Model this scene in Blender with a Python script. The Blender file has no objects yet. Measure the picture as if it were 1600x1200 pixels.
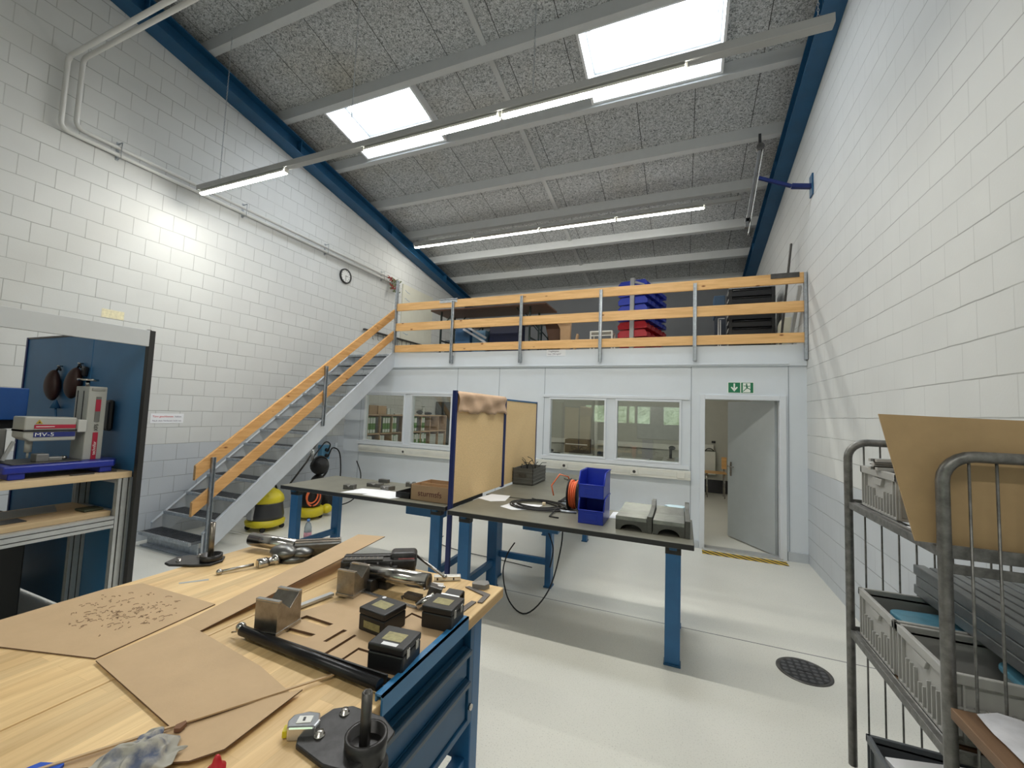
import bpy, bmesh, math, random
from mathutils import Vector, Matrix, Euler
random.seed(7)
S = bpy.context.scene
COL = S.collection

# ---------------------------------------------------------------- camera
YAW, PITCH, ROLL, FPX = -0.390975, 0.067726, 0.0374386, 651.19
cy_, sy_ = math.cos(YAW), math.sin(YAW); cp_, sp_ = math.cos(PITCH), math.sin(PITCH)
fw = Vector((sy_*cp_, cy_*cp_, sp_)); r0 = Vector((cy_, -sy_, 0)); u0 = r0.cross(fw)
rt = math.cos(ROLL)*r0 + math.sin(ROLL)*u0; up = -math.sin(ROLL)*r0 + math.cos(ROLL)*u0
cd = bpy.data.cameras.new('camera'); cam = bpy.data.objects.new('camera', cd); COL.objects.link(cam)
cam.matrix_world = Matrix(((rt.x, up.x, -fw.x, 0), (rt.y, up.y, -fw.y, 0), (rt.z, up.z, -fw.z, 1.68), (0, 0, 0, 1)))
cd.sensor_width = 36; cd.lens = FPX/1600*36; cd.clip_start = 0.02; cd.clip_end = 200
S.camera = cam

# ---------------------------------------------------------------- world, exposure
w = bpy.data.worlds.new('overcast_sky'); S.world = w; w.use_nodes = True
wb = w.node_tree.nodes['Background']; wb.inputs[0].default_value = (0.80, 0.90, 1.0, 1); wb.inputs[1].default_value = 4.5
S.view_settings.view_transform = 'Standard'; S.view_settings.look = 'None'
S.view_settings.exposure = 0.30; S.view_settings.gamma = 1.0; S.view_settings.use_curve_mapping = False
S.render.engine = 'CYCLES'
S.cycles.use_denoising = True
S.cycles.max_bounces = 10; S.cycles.diffuse_bounces = 6; S.cycles.glossy_bounces = 4
S.cycles.transmission_bounces = 8; S.cycles.transparent_max_bounces = 12
S.cycles.sample_clamp_indirect = 6; S.cycles.caustics_reflective = False; S.cycles.caustics_refractive = False
TUBE_STRENGTH = 108.0
SKYLIGHT_STRENGTH = 14.0

# ---------------------------------------------------------------- materials
MATS = {}
def _nodes(name):
    m = bpy.data.materials.new(name); m.use_nodes = True
    nt = m.node_tree; b = nt.nodes['Principled BSDF']
    return m, nt, b
def N(nt, t, **kw):
    n = nt.nodes.new(t)
    for k, v in kw.items():
        if k == 'inp':
            for a, c in v.items(): n.inputs[a].default_value = c
        else: setattr(n, k, v)
    return n
def L(nt, a, b): nt.links.new(a, b)
def c4(c): return (c[0], c[1], c[2], 1)
def mat(name, col, rough=.5, metal=0., var=.08, scale=6., bump=0., bscale=60., stretch=(1, 1, 1), spec=.5, alpha=None, trans=0., coat=0.):
    """plain surface with gentle uneven tone"""
    if name in MATS: return MATS[name]
    m, nt, b = _nodes(name)
    b.inputs['Roughness'].default_value = rough; b.inputs['Metallic'].default_value = metal
    b.inputs['Specular IOR Level'].default_value = spec
    b.inputs['Transmission Weight'].default_value = trans
    b.inputs['Coat Weight'].default_value = coat
    tc = N(nt, 'ShaderNodeTexCoord'); mp = N(nt, 'ShaderNodeMapping'); mp.inputs['Scale'].default_value = stretch
    L(nt, tc.outputs['Object'], mp.inputs['Vector'])
    ns = N(nt, 'ShaderNodeTexNoise', inp={'Scale': scale, 'Detail': 5.0, 'Roughness': .6}); L(nt, mp.outputs[0], ns.inputs['Vector'])
    cr = N(nt, 'ShaderNodeValToRGB'); e = cr.color_ramp.elements
    e[0].position = .3; e[1].position = .7
    e[0].color = c4([max(0, x*(1-var)) for x in col]); e[1].color = c4([min(1, x*(1+var)) for x in col])
    L(nt, ns.outputs['Fac'], cr.inputs[0]); L(nt, cr.outputs[0], b.inputs['Base Color'])
    if bump:
        nb = N(nt, 'ShaderNodeTexNoise', inp={'Scale': bscale, 'Detail': 4.0}); L(nt, mp.outputs[0], nb.inputs['Vector'])
        bp = N(nt, 'ShaderNodeBump', inp={'Strength': bump, 'Distance': .01}); L(nt, nb.outputs['Fac'], bp.inputs['Height'])
        L(nt, bp.outputs[0], b.inputs['Normal'])
    MATS[name] = m
    return m
def wood(name, c1, c2, axis=0, scale=3., rough=.5, knots=True, strips=None):
    if name in MATS: return MATS[name]
    m, nt, b = _nodes(name); b.inputs['Roughness'].default_value = rough
    tc = N(nt, 'ShaderNodeTexCoord'); mp = N(nt, 'ShaderNodeMapping')
    st = [14, 14, 14]; st[axis] = 1.0
    mp.inputs['Scale'].default_value = st; L(nt, tc.outputs['Object'], mp.inputs['Vector'])
    vec = mp.outputs[0]
    ns = N(nt, 'ShaderNodeTexNoise', inp={'Scale': scale, 'Detail': 6.0, 'Roughness': .65, 'Distortion': .6}); L(nt, vec, ns.inputs['Vector'])
    cr = N(nt, 'ShaderNodeValToRGB'); e = cr.color_ramp.elements
    e[0].position = .32; e[0].color = c4(c1); e[1].position = .66; e[1].color = c4(c2)
    L(nt, ns.outputs['Fac'], cr.inputs[0])
    out = cr.outputs[0]
    if strips:
        # glued staves: each strip of its own tone (strips = (stave width, stave length))
        sx = N(nt, 'ShaderNodeSeparateXYZ'); L(nt, tc.outputs['Object'], sx.inputs[0])
        cb = N(nt, 'ShaderNodeCombineXYZ')
        others = [a for a in (0, 1) if a != axis][0]
        L(nt, sx.outputs[axis], cb.inputs[0]); L(nt, sx.outputs[others], cb.inputs[1])
        br = N(nt, 'ShaderNodeTexBrick', offset=.37, offset_frequency=2,
               inp={'Scale': 1., 'Mortar Size': .0006, 'Mortar Smooth': 1., 'Brick Width': strips[1], 'Row Height': strips[0],
                    'Color1': (.86, .84, .80, 1), 'Color2': (1.12, 1.1, 1.04, 1), 'Mortar': (.80, .72, .62, 1), 'Bias': 0.})
        L(nt, cb.outputs[0], br.inputs['Vector'])
        mx = N(nt, 'ShaderNodeMix', data_type='RGBA', blend_type='MULTIPLY'); mx.inputs[0].default_value = 1
        L(nt, out, mx.inputs[6]); L(nt, br.outputs['Color'], mx.inputs[7]); out = mx.outputs[2]
    if knots:
        vo = N(nt, 'ShaderNodeTexVoronoi', inp={'Scale': 1.0}); mk = N(nt, 'ShaderNodeMapping')
        sk = [.01, .01, 8.0]; sk[axis] = 3.6; mk.inputs['Scale'].default_value = sk
        L(nt, tc.outputs['Object'], mk.inputs['Vector']); L(nt, mk.outputs[0], vo.inputs['Vector'])
        ck = N(nt, 'ShaderNodeValToRGB'); k = ck.color_ramp.elements
        k[0].position = .05; k[0].color = (.30, .15, .07, 1); k[1].position = .12; k[1].color = (1, 1, 1, 1)
        L(nt, vo.outputs['Distance'], ck.inputs[0])
        mx = N(nt, 'ShaderNodeMix', data_type='RGBA', blend_type='MULTIPLY'); mx.inputs[0].default_value = 1
        L(nt, out, mx.inputs[6]); L(nt, ck.outputs[0], mx.inputs[7]); out = mx.outputs[2]
    L(nt, out, b.inputs['Base Color'])
    MATS[name] = m
    return m
def emit(name, col, strength):
    if name in MATS: return MATS[name]
    m = bpy.data.materials.new(name); m.use_nodes = True; nt = m.node_tree
    nt.nodes.clear(); o = N(nt, 'ShaderNodeOutputMaterial'); e = N(nt, 'ShaderNodeEmission')
    e.inputs[0].default_value = c4(col); e.inputs[1].default_value = strength; L(nt, e.outputs[0], o.inputs[0])
    MATS[name] = m
    return m
def block_wall(name, zband, row=.2035, brick=.266, zoff=.1125, yoff=.0, vert=.75):
    """painted block masonry: white above, blue-grey below zband; rows at zoff+k*row. Runs along Y (u=Y, v=Z)."""
    m, nt, b = _nodes(name)
    tc = N(nt, 'ShaderNodeTexCoord'); sx = N(nt, 'ShaderNodeSeparateXYZ'); L(nt, tc.outputs['Object'], sx.inputs[0])
    # slight waviness of the joints
    nw = N(nt, 'ShaderNodeTexNoise', inp={'Scale': 5., 'Detail': 2.}); L(nt, tc.outputs['Object'], nw.inputs['Vector'])
    wv = N(nt, 'ShaderNodeMath', operation='MULTIPLY_ADD', inp={1: .012, 2: -.006 - zoff}); L(nt, nw.outputs['Fac'], wv.inputs[0])
    az = N(nt, 'ShaderNodeMath', operation='ADD'); L(nt, sx.outputs[2], az.inputs[0]); L(nt, wv.outputs[0], az.inputs[1])
    ay = N(nt, 'ShaderNodeMath', operation='ADD', inp={1: -yoff}); L(nt, sx.outputs[1], ay.inputs[0])
    cb = N(nt, 'ShaderNodeCombineXYZ'); L(nt, ay.outputs[0], cb.inputs[0]); L(nt, az.outputs[0], cb.inputs[1])
    br = N(nt, 'ShaderNodeTexBrick', offset=.5, offset_frequency=2,
           inp={'Scale': 1., 'Mortar Size': .0042, 'Mortar Smooth': .3, 'Brick Width': brick, 'Row Height': row,
                'Color1': (1, 1, 1, 1), 'Color2': (.955, .955, .955, 1), 'Mortar': (.52, .52, .51, 1)})
    L(nt, cb.outputs[0], br.inputs['Vector'])
    # bed joints alone (upright joints are painted fuller): same rows, endless blocks
    bh = N(nt, 'ShaderNodeTexBrick', offset=0., inp={'Scale': 1., 'Mortar Size': .0042, 'Mortar Smooth': .3, 'Brick Width': 400., 'Row Height': row,
           'Color1': (1, 1, 1, 1), 'Color2': (.985, .985, .985, 1), 'Mortar': (.52, .52, .51, 1)})
    sh = N(nt, 'ShaderNodeVectorMath', operation='ADD'); sh.inputs[1].default_value = (150, 0, 0); L(nt, cb.outputs[0], sh.inputs[0]); L(nt, sh.outputs[0], bh.inputs['Vector'])
    bm_ = N(nt, 'ShaderNodeMix', data_type='RGBA'); bm_.inputs[0].default_value = vert; L(nt, bh.outputs['Color'], bm_.inputs[6]); L(nt, br.outputs['Color'], bm_.inputs[7])
    hm = N(nt, 'ShaderNodeMix'); hm.inputs[0].default_value = vert; L(nt, bh.outputs['Fac'], hm.inputs[2]); L(nt, br.outputs['Fac'], hm.inputs[3])
    n1 = N(nt, 'ShaderNodeTexNoise', inp={'Scale': 2.2, 'Detail': 5.}); L(nt, tc.outputs['Object'], n1.inputs['Vector'])
    # some joints are painted shut: fade the mortar colour by noise
    fade = N(nt, 'ShaderNodeMapRange', inp={1: .33, 2: .58, 3: .30, 4: .95}); L(nt, n1.outputs['Fac'], fade.inputs[0])
    # band colour
    gt = N(nt, 'ShaderNodeMath', operation='GREATER_THAN', inp={1: zband}); L(nt, sx.outputs[2], gt.inputs[0])
    cm = N(nt, 'ShaderNodeMix', data_type='RGBA'); cm.inputs[6].default_value = (.53, .56, .595, 1); cm.inputs[7].default_value = (.645, .655, .645, 1)
    L(nt, gt.outputs[0], cm.inputs[0])
    mx = N(nt, 'ShaderNodeMix', data_type='RGBA', blend_type='MULTIPLY'); L(nt, fade.outputs[0], mx.inputs[0])
    L(nt, cm.outputs[2], mx.inputs[6]); L(nt, bm_.outputs[2], mx.inputs[7])
    n2 = N(nt, 'ShaderNodeMapRange', inp={1: .3, 2: .7, 3: .95, 4: 1.03}); L(nt, n1.outputs['Fac'], n2.inputs[0])
    m2 = N(nt, 'ShaderNodeVectorMath', operation='SCALE'); L(nt, mx.outputs[2], m2.inputs[0]); L(nt, n2.outputs[0], m2.inputs[3])
    L(nt, m2.outputs[0], b.inputs['Base Color']); b.inputs['Roughness'].default_value = .62
    n3 = N(nt, 'ShaderNodeTexNoise', inp={'Scale': 70., 'Detail': 3.}); L(nt, tc.outputs['Object'], n3.inputs['Vector'])
    h = N(nt, 'ShaderNodeMath', operation='MULTIPLY_ADD', inp={1: .12}); L(nt, n3.outputs['Fac'], h.inputs[0])
    inv = N(nt, 'ShaderNodeMath', operation='MULTIPLY', inp={1: -1.}); L(nt, hm.outputs[0], inv.inputs[0]); L(nt, inv.outputs[0], h.inputs[2])
    bp = N(nt, 'ShaderNodeBump', inp={'Strength': .55, 'Distance': .006}); L(nt, h.outputs[0], bp.inputs['Height'])
    L(nt, bp.outputs[0], b.inputs['Normal'])
    return m
def wood_wool():
    m, nt, b = _nodes('wood_wool_board'); tc = N(nt, 'ShaderNodeTexCoord')
    n1 = N(nt, 'ShaderNodeTexNoise', inp={'Scale': 42., 'Detail': 3., 'Roughness': .6, 'Distortion': 1.4}); L(nt, tc.outputs['Object'], n1.inputs['Vector'])
    cr = N(nt, 'ShaderNodeValToRGB'); e = cr.color_ramp.elements
    e[0].position = .36; e[0].color = (.15, .16, .165, 1); e[1].position = .58; e[1].color = (.60, .62, .63, 1)
    L(nt, n1.outputs['Fac'], cr.inputs[0])
    n2 = N(nt, 'ShaderNodeTexNoise', inp={'Scale': .9, 'Detail': 2.}); L(nt, tc.outputs['Object'], n2.inputs['Vector'])
    c2 = N(nt, 'ShaderNodeValToRGB'); k = c2.color_ramp.elements
    k[0].position = .55; k[0].color = (1, 1, 1, 1); k[1].position = .80; k[1].color = (.86, .80, .70, 1)
    L(nt, n2.outputs['Fac'], c2.inputs[0])
    mx = N(nt, 'ShaderNodeMix', data_type='RGBA', blend_type='MULTIPLY'); mx.inputs[0].default_value = 1.
    L(nt, cr.outputs[0], mx.inputs[6]); L(nt, c2.outputs[0], mx.inputs[7])
    # board joints every 0.7275 m across the room
    sx = N(nt, 'ShaderNodeSeparateXYZ'); L(nt, tc.outputs['Object'], sx.inputs[0])
    a = N(nt, 'ShaderNodeMath', operation='MULTIPLY_ADD', inp={1: 1/.7275, 2: 2.8/.7275 + 20.5}); L(nt, sx.outputs[0], a.inputs[0])
    f = N(nt, 'ShaderNodeMath', operation='FRACT'); L(nt, a.outputs[0], f.inputs[0])
    d = N(nt, 'ShaderNodeMath', operation='SUBTRACT', inp={1: .5}); L(nt, f.outputs[0], d.inputs[0])
    ab = N(nt, 'ShaderNodeMath', operation='ABSOLUTE'); L(nt, d.outputs[0], ab.inputs[0])
    lt = N(nt, 'ShaderNodeMath', operation='LESS_THAN', inp={1: .006}); L(nt, ab.outputs[0], lt.inputs[0])
    m3 = N(nt, 'ShaderNodeMix', data_type='RGBA'); L(nt, lt.outputs[0], m3.inputs[0]); L(nt, mx.outputs[2], m3.inputs[6]); m3.inputs[7].default_value = (.05, .05, .05, 1)
    L(nt, m3.outputs[2], b.inputs['Base Color']); b.inputs['Roughness'].default_value = .9
    bp = N(nt, 'ShaderNodeBump', inp={'Strength': .5, 'Distance': .01}); L(nt, n1.outputs['Fac'], bp.inputs['Height']); L(nt, bp.outputs[0], b.inputs['Normal'])
    return m
def floor_mat():
    m, nt, b = _nodes('sealed_screed'); tc = N(nt, 'ShaderNodeTexCoord'); sx = N(nt, 'ShaderNodeSeparateXYZ'); L(nt, tc.outputs['Object'], sx.inputs[0])
    n1 = N(nt, 'ShaderNodeTexNoise', inp={'Scale': 1.1, 'Detail': 5.}); L(nt, tc.outputs['Object'], n1.inputs['Vector'])
    cr = N(nt, 'ShaderNodeValToRGB'); e = cr.color_ramp.elements
    e[0].position = .3; e[0].color = (.655, .645, .585, 1); e[1].position = .7; e[1].color = (.75, .735, .67, 1); L(nt, n1.outputs['Fac'], cr.inputs[0])
    n2 = N(nt, 'ShaderNodeTexNoise', inp={'Scale': 130., 'Detail': 2.}); L(nt, tc.outputs['Object'], n2.inputs['Vector'])
    c2 = N(nt, 'ShaderNodeValToRGB'); k = c2.color_ramp.elements
    k[0].position = .30; k[0].color = (.78, .78, .77, 1); k[1].position = .42; k[1].color = (1, 1, 1, 1); L(nt, n2.outputs['Fac'], c2.inputs[0])
    mx = N(nt, 'ShaderNodeMix', data_type='RGBA', blend_type='MULTIPLY'); mx.inputs[0].default_value = 1.
    L(nt, cr.outputs[0], mx.inputs[6]); L(nt, c2.outputs[0], mx.inputs[7])
    d = N(nt, 'ShaderNodeMath', operation='SUBTRACT', inp={1: 3.775}); L(nt, sx.outputs[1], d.inputs[0])
    ab = N(nt, 'ShaderNodeMath', operation='ABSOLUTE'); L(nt, d.outputs[0], ab.inputs[0])
    lt = N(nt, 'ShaderNodeMath', operation='LESS_THAN', inp={1: .005}); L(nt, ab.outputs[0], lt.inputs[0])
    m3 = N(nt, 'ShaderNodeMix', data_type='RGBA'); L(nt, lt.outputs[0], m3.inputs[0]); L(nt, mx.outputs[2], m3.inputs[6]); m3.inputs[7].default_value = (.10, .10, .11, 1)
    L(nt, m3.outputs[2], b.inputs['Base Color'])
    rr = N(nt, 'ShaderNodeMapRange', inp={1: .3, 2: .7, 3: .33, 4: .48}); L(nt, n1.outputs['Fac'], rr.inputs[0]); L(nt, rr.outputs[0], b.inputs['Roughness'])
    return m
def glass(name, tint=(.93, .96, .95), rough=0.):
    """a thin pane: looks through straight, reflects by angle"""
    if name in MATS: return MATS[name]
    m = bpy.data.materials.new(name); m.use_nodes = True; nt = m.node_tree; nt.nodes.clear()
    o = N(nt, 'ShaderNodeOutputMaterial'); t = N(nt, 'ShaderNodeBsdfTransparent'); g = N(nt, 'ShaderNodeBsdfGlossy', inp={'Roughness': rough})
    t.inputs[0].default_value = c4(tint); lw = N(nt, 'ShaderNodeLayerWeight', inp={'Blend': .5}); pw = N(nt, 'ShaderNodeMath', operation='POWER', inp={1: 5.}); L(nt, lw.outputs['Facing'], pw.inputs[0])
    fr = N(nt, 'ShaderNodeMath', operation='MULTIPLY_ADD', inp={1: .9, 2: .085}); L(nt, pw.outputs[0], fr.inputs[0]); mx = N(nt, 'ShaderNodeMixShader')
    L(nt, fr.outputs[0], mx.inputs[0]); L(nt, t.outputs[0], mx.inputs[1]); L(nt, g.outputs[0], mx.inputs[2]); L(nt, mx.outputs[0], o.inputs[0])
    MATS[name] = m
    return m

# ---------------------------------------------------------------- geometry helpers
ORG = {}
class G:
    """collects faces; build() links them as ONE mesh object"""
    def __init__(s): s.v = []; s.f = []; s.mi = []; s.cur = 0; s.sm = []
    def m(s, i): s.cur = i; return s
    def add(s, vs, fs, smooth=False):
        o = len(s.v); s.v += [Vector(p) for p in vs]
        for f in fs: s.f.append([o+i for i in f]); s.mi.append(s.cur); s.sm.append(smooth)
        return s
    def box(s, x0, x1, y0, y1, z0, z1):
        return s.add([(x0,y0,z0),(x1,y0,z0),(x1,y1,z0),(x0,y1,z0),(x0,y0,z1),(x1,y0,z1),(x1,y1,z1),(x0,y1,z1)],
                     [(0,3,2,1),(4,5,6,7),(0,1,5,4),(1,2,6,5),(2,3,7,6),(3,0,4,7)])
    def obox(s, c, size, rot=(0, 0, 0)):
        R = Euler(rot).to_matrix(); c = Vector(c); h = [a/2 for a in size]; vs = []
        for z in (-1, 1):
            for x, y in ((-1,-1),(1,-1),(1,1),(-1,1)): vs.append(c + R @ Vector((x*h[0], y*h[1], z*h[2])))
        return s.add(vs, [(0,3,2,1),(4,5,6,7),(0,1,5,4),(1,2,6,5),(2,3,7,6),(3,0,4,7)])
    def beam(s, a, b, wd, ht, upv=(0, 0, 1)):
        """bar of wd x ht section from a to b"""
        a = Vector(a); b = Vector(b); d = (b-a).normalized(); sd = d.cross(Vector(upv))
        if sd.length < 1e-4: sd = Vector((1, 0, 0))
        sd.normalize(); u = sd.cross(d).normalized(); vs = []
        for p in (a, b):
            for i, j in ((-1,-1),(1,-1),(1,1),(-1,1)): vs.append(p + sd*wd/2*i + u*ht/2*j)
        return s.add(vs, [(0,1,2,3),(4,7,6,5),(0,4,5,1),(1,5,6,2),(2,6,7,3),(3,7,4,0)])
    def prism(s, poly, axis, a, b):
        """poly: 2-d outline in the other two axes (x: y,z  y: x,z  z: x,y) pushed from a to b along axis"""
        def P(p, t):
            return (t, p[0], p[1]) if axis == 'x' else (p[0], t, p[1]) if axis == 'y' else (p[0], p[1], t)
        n = len(poly); vs = [P(p, a) for p in poly] + [P(p, b) for p in poly]
        fs = [tuple(range(n))[::-1], tuple(range(n, 2*n))] + [(i, (i+1) % n, n+(i+1) % n, n+i) for i in range(n)]
        return s.add(vs, fs)
    def tube(s, pts, r, seg=10, closed=False, caps=True):
        pts = [Vector(p) for p in pts]; n = len(pts); rs = r if isinstance(r, (list, tuple)) else [r]*n
        rings = []; prev = None
        for i, p in enumerate(pts):
            if closed: d = (pts[(i+1) % n] - pts[i-1])
            else: d = pts[min(i+1, n-1)] - pts[max(i-1, 0)]
            d.normalize()
            if prev is None:
                ref = Vector((0, 0, 1)) if abs(d.z) < .9 else Vector((1, 0, 0)); sd = d.cross(ref).normalized()
            else:
                sd = (prev - d*prev.dot(d))
                sd = sd.normalized() if sd.length > 1e-6 else d.orthogonal().normalized()
            prev = sd; u = d.cross(sd)
            rings.append([p + (sd*math.cos(2*math.pi*k/seg) + u*math.sin(2*math.pi*k/seg))*rs[i] for k in range(seg)])
        vs = [q for rg in rings for q in rg]; fs = []
        for i in range(n if closed else n-1):
            j = (i+1) % n
            for k in range(seg):
                k2 = (k+1) % seg; fs.append((i*seg+k, i*seg+k2, j*seg+k2, j*seg+k))
        s.add(vs, fs, True)
        if caps and not closed:
            o = len(s.v) - n*seg
            s.f += [[o+k for k in range(seg)][::-1], [o+(n-1)*seg+k for k in range(seg)]]; s.mi += [s.cur]*2; s.sm += [False]*2
        return s
    def cyl(s, a, b, r, r2=None, seg=20):
        return s.tube([a, b], [r, r if r2 is None else r2], seg)
    def lathe(s, prof, c=(0, 0, 0), axis=(0, 0, 1), seg=24, caps=True):
        """prof: (radius, height) pairs along axis from c"""
        ax = Vector(axis).normalized(); a = ax.orthogonal().normalized(); b = ax.cross(a); c = Vector(c); vs = []; fs = []
        for r, h in prof:
            for k in range(seg):
                t = 2*math.pi*k/seg; vs.append(c + ax*h + (a*math.cos(t) + b*math.sin(t))*max(r, 1e-5))
        for i in range(len(prof)-1):
            for k in range(seg):
                k2 = (k+1) % seg; fs.append((i*seg+k, i*seg+k2, (i+1)*seg+k2, (i+1)*seg+k))
        s.add(vs, fs, True)
        o = len(s.v) - len(vs)
        for i, rev in ((0, True), (len(prof)-1, False)):
            if caps and prof[i][0] > 1e-4:
                l = [o+i*seg+k for k in range(seg)]; s.f.append(l[::-1] if rev else l); s.mi.append(s.cur); s.sm.append(False)
        return s
    def ball(s, c, r, seg=16, rings=8, sc=(1, 1, 1)):
        c = Vector(c); vs = [c + Vector((0, 0, -r*sc[2]))]; fs = []
        for i in range(1, rings):
            t = math.pi*i/rings
            for k in range(seg):
                p = 2*math.pi*k/seg; vs.append(c + Vector((math.sin(t)*math.cos(p)*r*sc[0], math.sin(t)*math.sin(p)*r*sc[1], -math.cos(t)*r*sc[2])))
        vs.append(c + Vector((0, 0, r*sc[2])))
        for k in range(seg): fs.append((0, 1+(k+1) % seg, 1+k))
        for i in range(rings-2):
            for k in range(seg):
                a = 1+i*seg; fs.append((a+k, a+(k+1) % seg, a+seg+(k+1) % seg, a+seg+k))
        a = 1+(rings-2)*seg
        for k in range(seg): fs.append((a+k, a+(k+1) % seg, len(vs)-1))
        return s.add(vs, fs, True)
    def xf(s, M, start=0):
        for i in range(start, len(s.v)): s.v[i] = M @ s.v[i]
        return s
    def build(s, name, mats, parent=None, bevel=0., seg=2, local=False, sub=0, solid=0.):
        me = bpy.data.meshes.new(name)
        off = Vector((0, 0, 0))
        if parent is not None and not local: off = ORG.get(parent.name, off)
        me.from_pydata([tuple(v-off) for v in s.v], [], s.f)
        if not isinstance(mats, (list, tuple)): mats = [mats]
        for m_ in mats: me.materials.append(m_)
        me.polygons.foreach_set('material_index', s.mi); me.polygons.foreach_set('use_smooth', s.sm)
        me.update()
        bm = bmesh.new(); bm.from_mesh(me); bmesh.ops.recalc_face_normals(bm, faces=bm.faces); bm.to_mesh(me); bm.free()
        o = bpy.data.objects.new(name, me); COL.objects.link(o)
        if parent is not None:
            o.parent = parent; ORG[o.name] = ORG.get(parent.name, Vector((0, 0, 0)))
        if solid:
            md = o.modifiers.new('s', 'SOLIDIFY'); md.thickness = solid; md.offset = 0
        if bevel:
            md = o.modifiers.new('b', 'BEVEL'); md.width = bevel; md.segments = seg; md.limit_method = 'ANGLE'; md.angle_limit = .6; md.use_clamp_overlap = True
        if sub:
            md = o.modifiers.new('u', 'SUBSURF'); md.levels = sub; md.render_levels = sub
        return o
def thing(name, label, cat, loc=(0, 0, 0), rotz=0., group=None):
    o = bpy.data.objects.new(name, None); COL.objects.link(o); o.location = loc; o.rotation_euler = (0, 0, rotz)
    o.empty_display_size = .1; o['label'] = label; o['category'] = cat
    if group: o['group'] = group
    ORG[o.name] = Vector(loc)
    return o
def tag(o, label, cat, group=None):
    o['label'] = label; o['category'] = cat
    if group: o['group'] = group
    return o
def struct(o): o['kind'] = 'structure'; return o
KIDS = {}
def dup(root, loc=None, rotz=None, label=None, group=None):
    def cp(o, par):
        c = o.copy(); COL.objects.link(c); c.parent = par
        for ch in [x for x in bpy.data.objects if x.parent == o]: cp(ch, c)
        return c
    r = cp(root, None)
    if loc is not None: r.location = loc
    if rotz is not None: r.rotation_euler = (0, 0, rotz)
    if label: r['label'] = label
    if group: r['group'] = group
    return r
def arc(c, r, a0, a1, n, plane='xz'):
    out = []
    for i in range(n+1):
        t = math.radians(a0 + (a1-a0)*i/n); p, q = r*math.cos(t), r*math.sin(t)
        out.append((c[0]+p, c[1], c[2]+q) if plane == 'xz' else (c[0], c[1]+p, c[2]+q) if plane == 'yz' else (c[0]+p, c[1]+q, c[2]))
    return out
def text(body, size, loc, rot, m_, parent, name='lettering', extrude=.0006, sx=1., align='LEFT'):
    """flat lettering turned into a mesh"""
    cu = bpy.data.curves.new(name, 'FONT'); cu.body = body; cu.size = size; cu.extrude = extrude; cu.align_x = align
    t = bpy.data.objects.new('tmp_text', cu); COL.objects.link(t)
    dg = bpy.context.evaluated_depsgraph_get(); me = bpy.data.meshes.new_from_object(t.evaluated_get(dg))
    bpy.data.objects.remove(t); me.materials.clear(); me.materials.append(m_)
    Mx = Matrix.Translation(Vector(loc) - ORG.get(parent.name, Vector((0, 0, 0)))) @ Euler(rot).to_matrix().to_4x4() @ Matrix.Diagonal((sx, 1, 1, 1))
    me.transform(Mx)
    o = bpy.data.objects.new(name, me); COL.objects.link(o); o.parent = parent; ORG[o.name] = ORG.get(parent.name, Vector((0, 0, 0)))
    return o

XL, XR, YB, YP, YF = -5.928, 1.412, 10.85, 6.135, -3.0
def zr(k, y): return k - .168*y

# shared materials
white_paint = mat('white_paint', (.50, .515, .52), .5, var=.03)
grey_panel = mat('grey_panel', (.67, .71, .755), .45, var=.03, scale=2)
win_frame = mat('window_frame_paint', (.68, .71, .75), .4, var=.02)
blue_steel = mat('blue_steel', (.012, .085, .19), .42, var=.12, scale=4)
blue_leg = mat('blue_leg_paint', (.022, .125, .29), .38, var=.10)
navy = mat('navy_paint', (.008, .02, .12), .35)
galv = mat('galvanised_steel', (.40, .43, .46), .42, .75, var=.22, scale=25)
dark_steel = mat('dark_steel', (.11, .105, .10), .42, .8, var=.25, scale=20)
black = mat('black_plastic', (.012, .012, .013), .38)
black_rubber = mat('black_rubber', (.010, .010, .011), .65)
machined = mat('machined_steel', (.46, .44, .41), .26, .95, var=.12, scale=30)
alu = mat('aluminium', (.56, .57, .57), .35, .6, var=.06, scale=20)
pine = wood('pine_board', (.66, .36, .125), (.84, .51, .215), axis=0, scale=2.2)
pine_y = wood('pine_board_stair', (.56, .28, .085), (.74, .42, .17), axis=1, scale=2.2)
mdf = mat('hardboard', (.52, .36, .205), .62, var=.05, scale=9, bump=.05, bscale=160)
mdf_edge = mat('hardboard_edge', (.13, .075, .045), .8)
cork = mat('chip_board_face', (.84, .60, .31), .7, var=.16, scale=120)
paper = mat('white_paper', (.80, .81, .84), .7, var=.02)
blue_bin = mat('blue_bin_plastic', (.02, .045, .42), .32, var=.06)
red_bin = mat('red_bin_plastic', (.42, .008, .02), .35, var=.06)
cream = mat('cream_plastic', (.70, .69, .63), .45, var=.02)
orange = mat('orange_cable', (.80, .16, .05), .5)
yellow = mat('yellow_plastic', (.66, .55, .02), .4)
# ================================================================ STRUCTURE
CK = 6.86   # underside of the ceiling boards: z = CK - .168 y
SKY = [(-4.97, -3.43), (-1.17, .41)]; SY0, SY1 = 4.33, 5.295
PUR = [-3.2, -2.13, -1.06, .01, 1.07, 2.12, 3.14, 4.235, 5.30, 6.38, 7.445, 8.51, 9.56, 10.6]
wall_l = struct(G().box(XL-.2, XL, YF, YB+.2, 0, 7.9).build('wall_left', block_wall('painted_blocks_left', 1.13)))
wall_r = struct(G().box(XR, XR+.2, YF, YB+.2, 0, 7.9).build('wall_right', block_wall('painted_blocks_right', 1.13, yoff=.1, vert=.28)))
struct(G().box(XL-.2, XR+.2, YB, YB+.2, 0, 6.5).build('wall_rear', mat('rear_wall_grey', (.16, .17, .185), .7, var=.05, scale=2)))
fl = struct(G().box(XL-.2, XR+.2, YF-.2, YB+.2, -.2, 0).build('floor', floor_mat()))
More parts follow.
